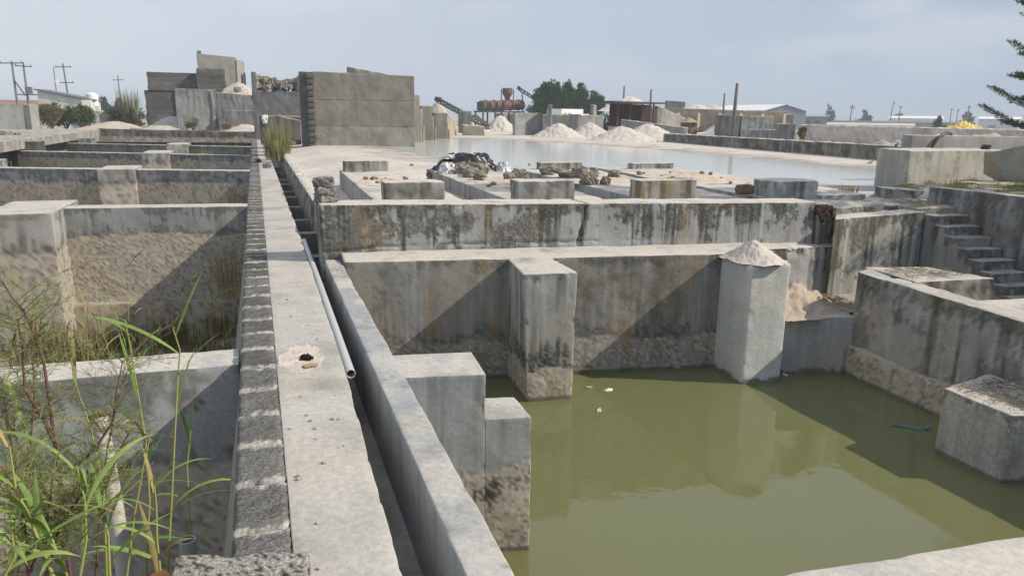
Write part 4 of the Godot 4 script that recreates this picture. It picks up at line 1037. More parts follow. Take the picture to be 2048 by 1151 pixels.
	stub_row(Vector2(6.55, -32.3), 0.34, 2.35, Color(0.30, 0.285, 0.25), "tallest stepped stub wall, next to the tall cast wall", gs)
	stub_row(Vector2(7.50, -34.6), 0.52, 1.92, Color(0.24, 0.23, 0.20), "broad stepped stub wall between the tallest and the low ones", gs)
	stub_row(Vector2(8.62, -36.6), 0.56, 1.62, Color(0.22, 0.21, 0.185), "short stepped stub wall with a stick leaning on it", gs)
	far_cast("sandy_wall", "low tan wall crumbling away towards the pond's far shore", "wall", Vector2(9.2, -37.5), Vector2(11.0, -42.5), 0.4, 0.1, [1.62, 1.15, 1.15, 1.62], Color(0.42, 0.38, 0.31), {"chip": 0.3, "amp": 0.04})
	far_cast("sandy_wall", "broken stub of tan wall at the pond's far shore", "wall", Vector2(11.0, -41.2), Vector2(12.2, -41.0), 0.4, 0.1, [1.0, 0.9, 0.9, 1.0], Color(0.36, 0.34, 0.29), {"chip": 0.3, "amp": 0.04})
	far_cast("grey_post", "dark grey post block beside the tan wall", "post", Vector2(12.2, -46.8), Vector2(13.0, -46.6), 0.7, 0.1, 1.75, Color(0.19, 0.20, 0.21))

func block_plain(c: Color) -> ArrayMesh:
	return lump(7, Vector3(1, 1, 1), c, 4, 0.02)

func stub_row(at: Vector2, w: float, top: float, base: Color, label: String, g: String) -> void:
	var t := thing("stub_wall", label, "wall", Vector3(at.x, 0.1, at.y), 0.0, g)
	cast_part("wall_body", lr(at + Vector2(-w / 2, 0), at + Vector2(w / 2, -0.03), 2.6), 0.1, top, {"cell": 0.1, "s": {"base": base, "streak": 0.3}}, t)
	cast_part("step", [at + Vector2(w / 2 + 0.004, -0.02), at + Vector2(w / 2 + 0.12, -0.06), at + Vector2(w / 2 + 0.12, -2.5), at + Vector2(w / 2 + 0.004, -2.5)], 0.1, lerpf(0.4, top, 0.7), {"cell": 0.12, "s": {"base": base * 1.1, "streak": 0.2}}, t)
	cast_part("step", [at + Vector2(w / 2 + 0.124, -0.04), at + Vector2(w / 2 + 0.22, -0.08), at + Vector2(w / 2 + 0.22, -2.4), at + Vector2(w / 2 + 0.124, -2.4)], 0.1, lerpf(0.4, top, 0.35), {"cell": 0.12, "s": {"base": base * 1.1, "streak": 0.2}}, t)

func house(at: Vector3) -> void:
	var t := thing("white_house", "low white house with a sloping dark roof edge beyond the bushes", "house", at, -0.06)
	cast_part("wall", foot_rect(at.x - 2.6, at.x + 2.3, at.z, at.z - 5.0), at.y - 0.3, [3.45, 2.5, 2.5, 3.45], {"cell": 0.4, "s": {"base": Color(0.60, 0.63, 0.60), "streak": 0.15}}, t)
	part("gable_wall", box_mesh(Vector3(0.9, 3.3, 0.5), Color(0.78, 0.77, 0.72)), M.conc, t, Vector3(2.2, 1.65, 0.3))
	var r := part("roof", box_mesh(Vector3(5.4, 0.14, 5.6), Color(0.12, 0.12, 0.13)), M.smooth, t, Vector3(-0.15, 3.83, -2.5), Vector3(0, 0, -0.19))
	for k in 3:
		var w := part("window", box_mesh(Vector3(0.6, 0.5, 0.08), Color(0.05, 0.05, 0.06)), M.smooth, t, Vector3(-1.4 + k * 1.2, 1.9, 0.05))
		part("sill", box_mesh(Vector3(0.7, 0.06, 0.14), Color(0.5, 0.5, 0.5)), M.smooth, w, Vector3(0, -0.3, 0.03))
	var tk := thing("water_tank", "white cylindrical water tank standing behind the low white house", "water tank", Vector3(-17.4, -0.9, -98))
	var cy := CylinderMesh.new(); cy.top_radius = 0.62; cy.bottom_radius = 0.62; cy.height = 1.25; cy.radial_segments = 24
	part("tank_body", cy, M.white, tk, Vector3(0, 3.5, 0))
	var lid := CylinderMesh.new(); lid.top_radius = 0.2; lid.bottom_radius = 0.6; lid.height = 0.18
	part("lid", lid, M.white, tk, Vector3(0, 4.21, 0))
	part("tower", box_mesh(Vector3(1.3, 2.87, 1.3), Color(0.6, 0.6, 0.57)), M.conc, tk, Vector3(0, 1.435, 0))
	var sh := thing("long_shed", "long low shed with a rusty tiled roof behind the transformer poles", "shed", Vector3(-36.5, -1.6, -150), 0.1)
	part("wall", box_mesh(Vector3(17.0, 3.4, 6.0), Color(0.48, 0.44, 0.38)), M.conc, sh, Vector3(0, 1.7, 0))
	part("roof", box_mesh(Vector3(17.6, 0.5, 6.8), Color(0.22, 0.12, 0.08)), M.smooth, sh, Vector3(0, 3.9, 0), Vector3(0.12, 0, 0))
	for k in 9:
		part("window", box_mesh(Vector3(0.9, 0.6, 0.1), Color(0.05, 0.05, 0.05)), M.smooth, sh, Vector3(-7.2 + k * 1.8, 2.6, 3.02))

func pole_mesh(h: float, r: float) -> ArrayMesh:
	return tube([Vector3.ZERO, Vector3(0, h, 0)], [r, r * 0.65], 8)

func utility_pole(x: float, z: float, top: float, label: String, lean := 0.0, arms := [0.4], half := 1.0, group := "utility poles") -> Node3D:
	var y0 := ground_y(x, z) - 0.3
	var h := top - y0
	var t := thing("utility_pole", label, "utility pole", Vector3(x, y0, z), 0.0, group)
	t.rotation.z = lean
	part("shaft", pole_mesh(h, 0.16), M.pole, t)
	for a in arms:
		var arm := part("crossarm", box_mesh(Vector3(half * 2.0, 0.12, 0.12)), M.wire, t, Vector3(0, h - a, 0.14), Vector3(0, 0.25, rng.randf_range(-0.06, 0.06)))
		for k in 3:
			part("insulator", tube([Vector3(0, 0.06, 0), Vector3(0, 0.28, 0)], [0.06, 0.03], 6), M.pole, arm, Vector3((k - 1) * half * 0.85, 0, 0))
	return t

func build_far() -> void:
	rng.seed = 401
	# transformer frame and poles on the far left
	var tp := utility_pole(-27.0, -106.6, 7.0, "concrete pole of the transformer frame carrying the broader crossarm", 0.0, [0.2], 1.25)
	var tq := utility_pole(-25.9, -106.9, 6.9, "concrete pole of the transformer frame with the transformer on it", 0.0, [0.4], 0.9)
	part("transformer", box_mesh(Vector3(0.7, 0.8, 0.5)), M.pole, tq, Vector3(0.3, 5.4, 0.3))
	part("platform", box_mesh(Vector3(2.4, 0.12, 0.3)), M.wire, tq, Vector3(0.1, 4.9, 0.2))
	part("brace", box_mesh(Vector3(0.12, 2.1, 0.12)), M.wire, tp, Vector3(0.5, 5.7, 0.15), Vector3(0, 0, 0.5))
	utility_pole(-25.5, -127.5, 8.0, "slim pole with two crossed arms rising behind the low white house", 0.04, [0.5, 2.7], 1.05)
	utility_pole(-24.9, -168.2, 8.1, "far pole with one crossarm above the wispy shrub", 0.0, [0.9], 0.9)
	var lp := thing("lamp_post", "thin street lamp post between the transformer frame and the slim pole", "lamp post", Vector3(-25.0, -1.5, -117.4))
	part("shaft", pole_mesh(8.5, 0.09), M.pole, lp)
	part("lamp_head", box_mesh(Vector3(0.4, 0.5, 0.2)), M.white, lp, Vector3(0.25, 6.6, 0.1))
	# poles in the yard
	for q in [[21.7, -31.2, 3.15, 0.085, "tall slim steel post standing in the low kerb wall", -0.01], [40.7, -80.3, 4.9, 0.12, "bare post above the largest sand heap beyond the shed", 0.0], [43.4, -78.8, 4.55, 0.14, "bare post at the corner of the rusty shed roof", 0.0], [39.2, -58.0, 3.6, 0.09, "bent-topped post behind the buttressed wall's end", 0.0]]:
		var y0 := ground_y(q[0], q[1]) - 0.2
		var o := solo("steel_post", tube([Vector3.ZERO, Vector3(0, (q[2] - y0) * 0.6, 0), Vector3(0.02, q[2] - y0, 0)], [q[3], q[3], q[3] * 0.8], 8), M.pole, q[4], "post", Vector3(q[0], y0, q[1]))
		o.rotation.z = q[5]
	var rp := [[111.6, -128.2, 4.5, 0.0, "pole with a short crossarm beside the blue-grey warehouse", [0.5], 0.5], [135.0, -147.5, 4.8, -0.08, "leaning pole with insulator cluster over the scrubby trees", [0.5, 0.9], 0.9], [155.4, -155.8, 5.9, -0.10, "strongly leaning lattice-thin pole before the white warehouse", [0.3], 0.4], [156.9, -154.2, 4.9, -0.02, "upright pole beside the strongly leaning one", [0.4], 0.7], [194.7, -172.3, 4.8, 0.0, "first of the twin poles behind the yellow tarpaulin", [0.4], 0.7], [198.0, -173.0, 4.7, 0.0, "second of the twin poles behind the yellow tarpaulin", [0.5], 0.7], [159.4, -136.7, 4.9, -0.05, "thick pole rising from the yellow tarpaulin", [0.5], 0.8]]
	for q in rp:
		utility_pole(q[0], q[1], q[2], q[4], q[3], q[5], q[6])
	# conveyor by the stub walls
	conveyor(Vector3(16.2, 2.95, -69.5), Vector3(20.2, 0.55, -66.5), "long dark lattice conveyor sloping down behind the tan wall", true)
	solo("gravel_cone", heap(51, 2.2, 2.2, 2.9, Color(0.50, 0.47, 0.43), 36, 0.05), M.sand, "grey gravel cone under the lattice conveyor's high end", "gravel heap", Vector3(16.6, -0.15, -71.5))
	screening_plant(Vector3(27.6, -0.75, -86.5))
	conveyor(Vector3(30.2, 4.75, -87.2), Vector3(34.0, 2.4, -86.0), "steep lattice conveyor rising from the dark trees to the hopper", false)
	solo("limestone_heap", heap(53, 2.2, 1.8, 1.9, Color(0.62, 0.60, 0.56), 36, 0.15), M.sand, "white limestone cone under the rusty screening drum", "limestone heap", Vector3(25.6, -0.4, -80.0))
	solo("limestone_heap", heap(54, 2.6, 1.6, 1.5, Color(0.60, 0.59, 0.57), 36, 0.2), M.sand, "low white limestone heap by the tan wall's far end", "limestone heap", Vector3(21.6, -0.4, -77.5))
	solo("earth_bank", heap(55, 3.2, 3.0, 2.1, Color(0.10, 0.08, 0.06), 36, 0.2), M.sand, "dark earth bank below the screening drum's platform", "earth bank", Vector3(23.6, -0.6, -83.5))
	# grey bay walls
	bay(Vector2(14.3, -41.9), Vector2(16.3, -42.6), 1.68, "plain grey bay wall panel standing at the pond's far shore")
	bay(Vector2(16.25, -41.6), Vector2(17.15, -44.0), 2.14, "taller grey bay wall panel turned edge-on beside the plain one")
	bay(Vector2(17.0, -46.0), Vector2(19.5, -45.6), 1.62, "low grey bay wall panel behind the first sand pile")
	bay(Vector2(18.9, -43.4), Vector2(19.15, -45.4), 1.64, "narrow grey divider wall between two sand piles")
	bay(Vector2(19.6, -45.5), Vector2(22.0, -46.2), 1.60, "low grey bay wall panel behind the second sand pile")
	bay(Vector2(21.3, -46.3), Vector2(22.6, -48.6), 2.26, "tall grey bay wall panel carrying the end of the dark shed roof")
	var piles := [[15.7, -38.6, 1.6, 1.4, 0.80, "first sand pile before the plain grey bay wall"], [18.2, -40.0, 1.6, 1.4, 0.84, "second sand pile beside the narrow divider wall"], [17.0, -33.5, 2.0, 1.7, 0.72, "largest smooth sand pile nearest the pond"], [20.0, -36.4, 2.2, 1.9, 0.82, "half-shaded sand pile against the sloping wall of the shed"]]
	for i in piles.size():
		var q: Array = piles[i]
		solo("sand_pile", heap(60 + i, q[2], q[3], q[4], Color(0.60, 0.555, 0.52), 48, 0.12), M.sand, q[5], "sand pile", Vector3(q[0], 0.37, q[1]), 0.0, "sand piles across the pond")
	# rusty shed with a flat dark roof
	var sd := thing("rusty_shed", "open shed with rusty sheet walls under a flat dark roof", "shed", Vector3(27.4, 0.0, -53.0))
	part("roof", box_mesh(Vector3(6.4, 0.12, 4.0), Color(0.06, 0.055, 0.055)), M.smooth, sd, Vector3(-1.0, 2.55, 0.3), Vector3(0, 0.45, 0))
	for k in 12:
		part("wall_sheet", box_mesh(Vector3(0.44, 1.65, 0.05), Color(0.10 + 0.05 * rng.randf(), 0.055, 0.04)), M.rust, sd, Vector3(-2.0 + k * 0.40, 1.62, 0.05 + (-2.0 + k * 0.40) * -0.48), Vector3(0, 0.48 + (0.12 if k % 2 else -0.1), 0))
	for k in 4:
		part("shed_post", box_mesh(Vector3(0.1, 2.6, 0.1), Color(0.2, 0.17, 0.14)), M.rust, sd, Vector3(-1.9 + k * 1.35, 1.25, 0.95 + 0.9 - k * 0.65))
	part("shed_rail", box_mesh(Vector3(4.0, 0.08, 0.08), Color(0.04, 0.03, 0.03)), M.smooth, sd, Vector3(-0.1, 1.15, 0.2), Vector3(0, 0.48, 0))
	far_cast("sloping_wall", "grey sloping wall running from the rusty shed to the kerb", "wall", Vector2(22.9, -45.5), Vector2(22.8, -37.4), 0.3, -0.9, [1.35, 0.98, 0.98, 1.35], Color(0.30, 0.31, 0.32))
	far_cast("pale_wall", "pale stained wall beside the rusty shed's ladder", "wall", Vector2(29.4, -52.2), Vector2(32.0, -52.4), 0.4, -1.2, [2.35, 1.5, 1.5, 2.35], Color(0.44, 0.42, 0.38))
	var sb := thing("white_container", "white cabin container half hidden behind the grey bay walls", "container", Vector3(28.8, -0.5, -69.2), 0.4)
	part("container_body", box_mesh(Vector3(3.0, 2.6, 2.0), Color(0.72, 0.73, 0.74)), M.smooth, sb, Vector3(0, 1.35, 0))
	for k in 2:
		part("window", box_mesh(Vector3(0.4, 0.35, 0.06), Color(0.3, 0.32, 0.34)), M.smooth, sb, Vector3(-1.0 + k * 0.6, 2.1, 1.01))
	part("cab", box_mesh(Vector3(0.9, 2.2, 1.8), Color(0.68, 0.69, 0.7)), M.smooth, sb, Vector3(2.0, 1.1, 0))
	# buttressed wall
	var bt := thing("buttress_wall", "long tan wall with square buttresses behind the parked car", "wall", Vector3(41, -0.6, -62))
	cast_part("wall_body", lr(Vector2(35.2, -63.6), Vector2(45.0, -56.9), 0.6), -0.9, [2.35, 2.1, 2.1, 2.35], {"cell": 0.25, "amp": 0.03, "s": {"base": Color(0.48, 0.415, 0.315), "streak": 0.2, "algae": 0.4, "algae_k": 0.3}}, bt)
	for k in 7:
		var c := Vector2(35.5, -63.3).lerp(Vector2(44.6, -57.1), k / 6.0)
		cast_part("buttress", [c + Vector2(-0.45, 1.0), c + Vector2(-0.1, 0.85), c + Vector2(0.2, 0.05), c + Vector2(-0.15, 0.2)], -0.9, 1.9, {"cell": 0.25, "s": {"base": Color(0.48, 0.415, 0.315), "streak": 0.2}}, bt)
	solo("limestone_heap", heap(71, 3.8, 2.2, 1.7, Color(0.66, 0.63, 0.58), 36, 0.15), M.sand, "large white heap rising above the shed roof", "limestone heap", Vector3(40.6, 2.05, -78.5))
	solo("limestone_heap", heap(72, 2.8, 1.5, 0.9, Color(0.58, 0.56, 0.52), 30, 0.12), M.sand, "flat white heap along the top of the buttressed wall", "limestone heap", Vector3(46.5, 2.1, -74.0))
	solo("limestone_heap", heap(73, 2.4, 1.5, 1.2, Color(0.58, 0.55, 0.50), 30, 0.12), M.sand, "white heap behind the bent-topped post", "limestone heap", Vector3(52.5, 1.9, -80.0))
	far_cast("storage_bank", "bank of spoil that carries the white heaps behind the buttressed wall", "bank", Vector2(34.0, -70.0), Vector2(50.0, -62.0), 20.0, -1.2, [2.0, 1.9, 1.9, 2.0], Color(0.42, 0.38, 0.32), {"cell": 0.8, "amp": 0.15, "chip": 0.5})
	far_cast("rooftop_block", "small dark block building on the skyline behind the buttressed wall", "building", Vector2(47.4, -82.3), Vector2(49.5, -81.2), 1.5, 1.5, [3.45, 3.3, 3.3, 3.45], Color(0.25, 0.25, 0.25))
	car(Vector3(32.6, -0.45, -48.2), -0.45)
	var ht := thing("watch_hut", "small wooden hut with a domed thatch roof beside the parked car", "hut", Vector3(28.9, 0.15, -46.8))
	part("hut_wall", box_mesh(Vector3(0.85, 1.1, 0.8), Color(0.30, 0.20, 0.12)), M.rust, ht, Vector3(0, 0.5, 0), Vector3(0, 0.5, 0))
	var hr := part("hut_roof", heap(81, 0.75, 0.7, 0.35, Color(0.42, 0.31, 0.21), 18, 0.1), M.sand, ht, Vector3(0, 1.03, 0))
	part("opening", box_mesh(Vector3(0.3, 0.4, 0.05), Color(0.02, 0.02, 0.02)), M.smooth, ht, Vector3(0.25, 0.35, 0.52), Vector3(0, 0.5, 0))
	solo("spoil_ridge", heap(83, 1.6, 1.2, 1.1, Color(0.56, 0.53, 0.48), 26, 0.3), M.sand, "pale spoil ridge hiding the back of the parked car", "spoil heap", Vector3(30.6, -0.55, -43.6))
	# walls on the right bank of the pond
	far_cast("kerb_wall", "long dark kerb wall along the far bank of the pond", "wall", Vector2(18.7, -32.5), Vector2(17.4, -16.2), 0.4, 0.0, [0.78, 0.84, 0.84, 0.80], Color(0.26, 0.245, 0.21), {"cell": 0.12, "s": {"algae": 0.8, "algae_k": 0.7}})
	far_cast("mossy_block", "greenish block wall with white bloom behind the slim steel post", "wall", Vector2(26.5, -40.0), Vector2(27.5, -38.9), 0.5, -0.9, 1.70, Color(0.22, 0.22, 0.21), {"cell": 0.1})
	far_cast("mossy_block", "pale bloomed wall panel joined to the greenish block", "wall", Vector2(27.6, -38.9), Vector2(29.1, -37.9), 0.5, -0.9, 1.66, Color(0.44, 0.46, 0.43), {"cell": 0.1, "s": {"patch": 0.5}})
	far_cast("grey_low_wall", "low bluish wall before the greenish block", "wall", Vector2(24.5, -34.0), Vector2(25.6, -31.6), 0.4, 0.0, 0.98, Color(0.32, 0.33, 0.34), {"cell": 0.12})
	far_cast("grey_low_wall", "dark square end of the long dusty wall", "wall", Vector2(24.6, -31.8), Vector2(25.3, -31.2), 0.5, 0.0, 1.30, Color(0.26, 0.265, 0.27), {"cell": 0.12})
	far_cast("dusty_wall", "long pinkish dusty wall along the right bank above the kerb", "wall", Vector2(25.4, -31.1), Vector2(25.5, -15.5), 0.5, 0.0, [1.27, 1.28, 1.28, 1.27], Color(0.66, 0.605, 0.565), {"cell": 0.1, "chip": 0.25, "amp": 0.03, "s": {"patch": 0.3, "streak": 0.12, "drip": 0.3, "algae_k": 0.15}})
	solo("debris_bank", heap(91, 3.0, 6.0, 0.7, Color(0.50, 0.45, 0.40), 44, 0.5), M.sand, "crumbled debris bank at the foot of the long dusty wall", "debris bank", Vector3(23.6, 0.3, -20.0))
	solo("rusty_pipe", tube([Vector3(-0.6, 0, 0.6), Vector3(0.6, 0.02, -0.5)], [0.035, 0.035], 8), plain(lin(0.09, 0.05, 0.035), 0.8), "rusty pipe lying on the kerb wall behind the corner block", "pipe", Vector3(16.9, 0.90, -16.6))
	solo("brown_bush", lump(170, Vector3(0.28, 0.42, 0.28), Color(0.20, 0.12, 0.06), 6, 0.5), M.coarse, "small rust-brown shrub by the dusty wall's dark end", "shrub", Vector3(23.3, 0.95, -28.2))
	# town on the skyline
	warehouse(Vector3(97.5, -1.8, -133.0), 22.0, 9.0, 4.6, 1.2, -1.68, "big blue-grey warehouse with a white sloping roof", Color(0.17, 0.20, 0.25), Color(0.72, 0.73, 0.73))
	warehouse(Vector3(118.0, -1.8, -146.0), 14.0, 12.0, 3.6, 0.4, -0.72, "low grey annex behind the blue-grey warehouse", Color(0.20, 0.23, 0.27), Color(0.30, 0.33, 0.36))
	warehouse(Vector3(190.0, -1.9, -180.0), 14.0, 12.0, 3.6, 0.7, -0.85, "white warehouse near the strongly leaning pole", Color(0.66, 0.68, 0.66), Color(0.70, 0.71, 0.71))
	warehouse(Vector3(188.0, -1.9, -151.0), 9.0, 9.0, 3.7, 0.5, -0.95, "white and blue shed behind the yellow tarpaulin", Color(0.55, 0.60, 0.66), Color(0.80, 0.81, 0.82))
	warehouse(Vector3(142.0, -1.9, -141.0), 26.0, 10.0, 2.5, 0.3, -0.82, "long low dark-roofed building on the skyline beyond the dusty wall", Color(0.36, 0.33, 0.29), Color(0.13, 0.13, 0.14))
	warehouse(Vector3(205.0, -1.9, -140.0), 40.0, 8.0, 2.9, 0.3, -0.95, "long brown low building at the edge of the skyline", Color(0.30, 0.20, 0.15), Color(0.17, 0.15, 0.14))
	warehouse(Vector3(92.0, -1.8, -96.0), 12.0, 5.0, 2.3, 0.3, -0.75, "tan low building before the blue-grey warehouse", Color(0.45, 0.39, 0.30), Color(0.50, 0.47, 0.42))
	var yt := solo("yellow_tarpaulin", heap(95, 3.4, 2.4, 0.95, Color(1, 1, 1), 30, 0.9), M.yellow, "bright yellow tarpaulin heap beyond the dusty wall", "tarpaulin", Vector3(83.4, 0.25, -71.8), 0.7)

func bay(L: Vector2, R: Vector2, top: float, label: String) -> void:
	far_cast("bay_wall", label, "wall", L, R, 0.22, 0.0, top, Color(0.30, 0.31, 0.315), {"cell": 0.15, "s": {"streak": 0.3}}, "grey bay walls across the pond")

func conveyor(a: Vector3, b: Vector3, label: String, legs: bool) -> void:
	var t := thing("conveyor", label, "conveyor", Vector3(b.x, ground_y(b.x, b.z), b.z))
	var o := t.position
	var d := (b - a)
	var side := Vector3(d.z, 0, -d.x).normalized() * 0.35
	for s in [-1.0, 1.0]:
		part("chord", tube([a + side * s - o, b + side * s - o], [0.05, 0.05], 5), M.dark_metal, t)
		part("chord", tube([a + side * s - o - Vector3(0, 0.35, 0), b + side * s - o - Vector3(0, 0.35, 0)], [0.05, 0.05], 5), M.dark_metal, t)
		for k in 9:
			var p: Vector3 = a + d * (k / 9.0) + side * s - o
			var q: Vector3 = a + d * ((k + 1) / 9.0) + side * s - o
			part("lattice_bar", tube([p, q - Vector3(0, 0.35, 0)], [0.03, 0.03], 4), M.dark_metal, t)
			part("lattice_bar", tube([p - Vector3(0, 0.35, 0), q], [0.03, 0.03], 4), M.dark_metal, t)
	var st := SurfaceTool.new(); st.begin(Mesh.PRIMITIVE_TRIANGLES)
	var e := side * 0.85
	for q in [a - e, b - e, a + e, a + e, b - e, b + e]: st.add_vertex(q - o + Vector3(0, 0.06, 0))
	for q in [a - e, a + e, b - e, a + e, b + e, b - e]: st.add_vertex(q - o + Vector3(0, 0.03, 0))
	st.generate_normals()
	part("belt", st.commit(), M.hose, t)
	var hd := CylinderMesh.new(); hd.top_radius = 0.22; hd.bottom_radius = 0.22; hd.height = 0.8
	part("head_drum", hd, M.dark_metal, t, a - o - Vector3(0, 0.1, 0), Vector3(PI / 2, atan2(d.x, d.z) + PI / 2, 0))
	for f in ([0.45, 0.72] if legs else [0.1]):
		var p: Vector3 = a + d * f - o
		part("leg", tube([p - Vector3(0, 0.3, 0), Vector3(p.x + 0.3, -0.3, p.z)], [0.07, 0.07], 5), M.dark_metal, t)

func screening_plant(at: Vector3) -> void:
	var t := thing("screening_plant", "rusty screening drum on a framed platform with a hopper above", "machine", at, 0.30)
	var dr := CylinderMesh.new(); dr.top_radius = 0.58; dr.bottom_radius = 0.58; dr.height = 6.0; dr.radial_segments = 28
	var dm := part("drum", dr, plain(lin(0.14, 0.078, 0.055), 0.9), t, Vector3(0.3, 3.35, 0), Vector3(0, 0, PI / 2 + 0.03))
	for k in 5:
		var rg := TorusMesh.new(); rg.inner_radius = 0.56; rg.outer_radius = 0.68; rg.rings = 24; rg.ring_segments = 6
		part("drum_ring", rg, plain(lin(0.12, 0.07, 0.05), 0.85), dm, Vector3(0, -2.4 + k * 1.2, 0))
	for k in 4:
		var fr := part("frame_bay", box_mesh(Vector3(0.14, 1.0, 1.4)), M.dark_metal, t, Vector3(-2.7 + k * 0.95, 3.2, 0))
		part("frame_rail", box_mesh(Vector3(0.9, 0.12, 1.5)), M.dark_metal, fr, Vector3(0.47, -0.25, 0))
	part("platform", box_mesh(Vector3(6.2, 0.16, 1.8)), M.dark_metal, t, Vector3(0, 2.6, 0))
	part("walkway_rail", box_mesh(Vector3(3.4, 0.06, 0.06), Color(0.4, 0.1, 0.07)), M.rust, t, Vector3(1.6, 2.95, 0.85))
	for x in [-2.9, -1.2, 0.8, 2.8]:
		for z in [-0.8, 0.8]:
			part("leg", box_mesh(Vector3(0.14, 2.7, 0.14)), M.dark_metal, t, Vector3(x, 1.25, z))
	part("support_block", box_mesh(Vector3(2.0, 2.4, 1.5), Color(0.42, 0.37, 0.29)), M.conc, t, Vector3(1.0, 1.2, 0.0))
	var hc := CylinderMesh.new(); hc.top_radius = 0.62; hc.bottom_radius = 0.62; hc.height = 0.6; hc.radial_segments = 20
	var hp := part("hopper", hc, plain(lin(0.14, 0.085, 0.065), 0.9), t, Vector3(1.1, 5.05, 0))
	var hk := CylinderMesh.new(); hk.top_radius = 0.62; hk.bottom_radius = 0.16; hk.height = 0.8; hk.radial_segments = 20
	part("hopper_cone", hk, plain(lin(0.20, 0.06, 0.05), 0.9), hp, Vector3(0, -0.7, 0))
	for s in [[-0.6, 0.4], [0.6, 0.4], [-0.6, -0.4], [0.6, -0.4]]:
		part("hopper_leg", box_mesh(Vector3(0.08, 1.6, 0.08)), M.dark_metal, t, Vector3(1.1 + s[0], 4.4, s[1]))

func warehouse(at: Vector3, w: float, d: float, h: float, ridge: float, turn: float, label: String, wall: Color, roof: Color) -> void:
	var t := thing("warehouse", label, "warehouse", at, turn)
	var st := SurfaceTool.new(); st.begin(Mesh.PRIMITIVE_TRIANGLES); st.set_smooth_group(-1)
	add_box(st, Vector3(0, h / 2, 0), Vector3(w, h, d), Basis.IDENTITY, wall)
	st.set_color(wall)
	for s in [-1.0, 1.0]:
		var x: float = w / 2 * s
		var tri := [Vector3(x, h, -d / 2), Vector3(x, h, d / 2), Vector3(x, h + ridge, 0)]
		if s < 0: tri.reverse()
		for p in tri: st.add_vertex(p)
	st.generate_normals()
	part("wall", st.commit(), M.smooth, t)
	for s in [-1.0, 1.0]:
		var l := sqrt(pow(d / 2 + 0.3, 2) + ridge * ridge)
		part("roof", box_mesh(Vector3(w + 0.6, 0.12, l), roof), M.smooth, t, Vector3(0, h + ridge * 0.5 + 0.08, s * d / 4), Vector3(s * atan2(ridge, d / 2), 0, 0))
	part("door", box_mesh(Vector3(w * 0.18, h * 0.6, 0.1), wall * 0.5), M.smooth, t, Vector3(-w * 0.15, h * 0.3, d / 2 + 0.03))
	for k in 3:
		part("window", box_mesh(Vector3(w * 0.07, h * 0.14, 0.1), Color(0.06, 0.07, 0.08)), M.smooth, t, Vector3(w * (0.08 + 0.14 * k), h * 0.7, d / 2 + 0.03))

func car(at: Vector3, turn: float) -> void:
	var t := thing("parked_car", "white car parked in front of the buttressed tan wall", "car", at, turn)
	var prof := [Vector2(-2.15, 0.35), Vector2(-2.2, 0.75), Vector2(-1.2, 0.92), Vector2(-0.55, 1.42), Vector2(0.9, 1.45), Vector2(1.6, 0.98), Vector2(2.15, 0.92), Vector2(2.2, 0.35)]
	var st := SurfaceTool.new(); st.begin(Mesh.PRIMITIVE_TRIANGLES); st.set_smooth_group(-1)
	for i in prof.size():
		var p: Vector2 = prof[i]; var q: Vector2 = prof[(i + 1) % prof.size()]
		var wp: float = 0.82 if p.y < 1.0 else 0.62
		var wq: float = 0.82 if q.y < 1.0 else 0.62
		for v in [Vector3(p.x, p.y, -wp), Vector3(p.x, p.y, wp), Vector3(q.x, q.y, -wq), Vector3(q.x, q.y, -wq), Vector3(p.x, p.y, wp), Vector3(q.x, q.y, wq)]: st.add_vertex(v)
	for s in [-1.0, 1.0]:
		for i in range(1, prof.size() - 1):
			var tri := []
			for p in [prof[0], prof[i], prof[i + 1]]: tri.append(Vector3(p.x, p.y, s * (0.82 if p.y < 1.0 else 0.62)))
			if s > 0: tri.reverse()
			for v in tri: st.add_vertex(v)
	st.generate_normals()
	part("body", st.commit(), M.white, t)
	part("windscreen", box_mesh(Vector3(0.04, 0.62, 1.2)), M.glass, t, Vector3(-0.90, 1.18, 0), Vector3(0, 0, -0.92))
	for s in [-1.0, 1.0]:
		part("side_window", box_mesh(Vector3(1.5, 0.36, 0.04)), M.glass, t, Vector3(0.25, 1.18, s * 0.735), Vector3(-s * 0.4, 0, 0))
		part("headlight", box_mesh(Vector3(0.08, 0.14, 0.35)), M.glass, t, Vector3(-2.17, 0.72, s * 0.6))
		for x in [-1.35, 1.35]:
			var wm := CylinderMesh.new(); wm.top_radius = 0.32; wm.bottom_radius = 0.32; wm.height = 0.2
			var wh := part("wheel", wm, M.tyre, t, Vector3(x, 0.32, s * 0.76), Vector3(PI / 2, 0, 0))
			var rm := CylinderMesh.new(); rm.top_radius = 0.19; rm.bottom_radius = 0.19; rm.height = 0.21
			part("rim", rm, M.pvc, wh)

# ------------------------------------------------------------------ plants
func leaf_quad(st: SurfaceTool, p: Vector3, d: Vector3, w: float, c: Color) -> void:
	var s := d.cross(Vector3(rng.randf_range(-1, 1), rng.randf_range(-1, 1), rng.randf_range(-1, 1))).normalized() * w
	st.set_color(c)
	st.add_vertex(p); st.add_vertex(p + d * 0.5 + s); st.add_vertex(p + d)
	st.add_vertex(p); st.add_vertex(p + d); st.add_vertex(p + d * 0.5 - s)

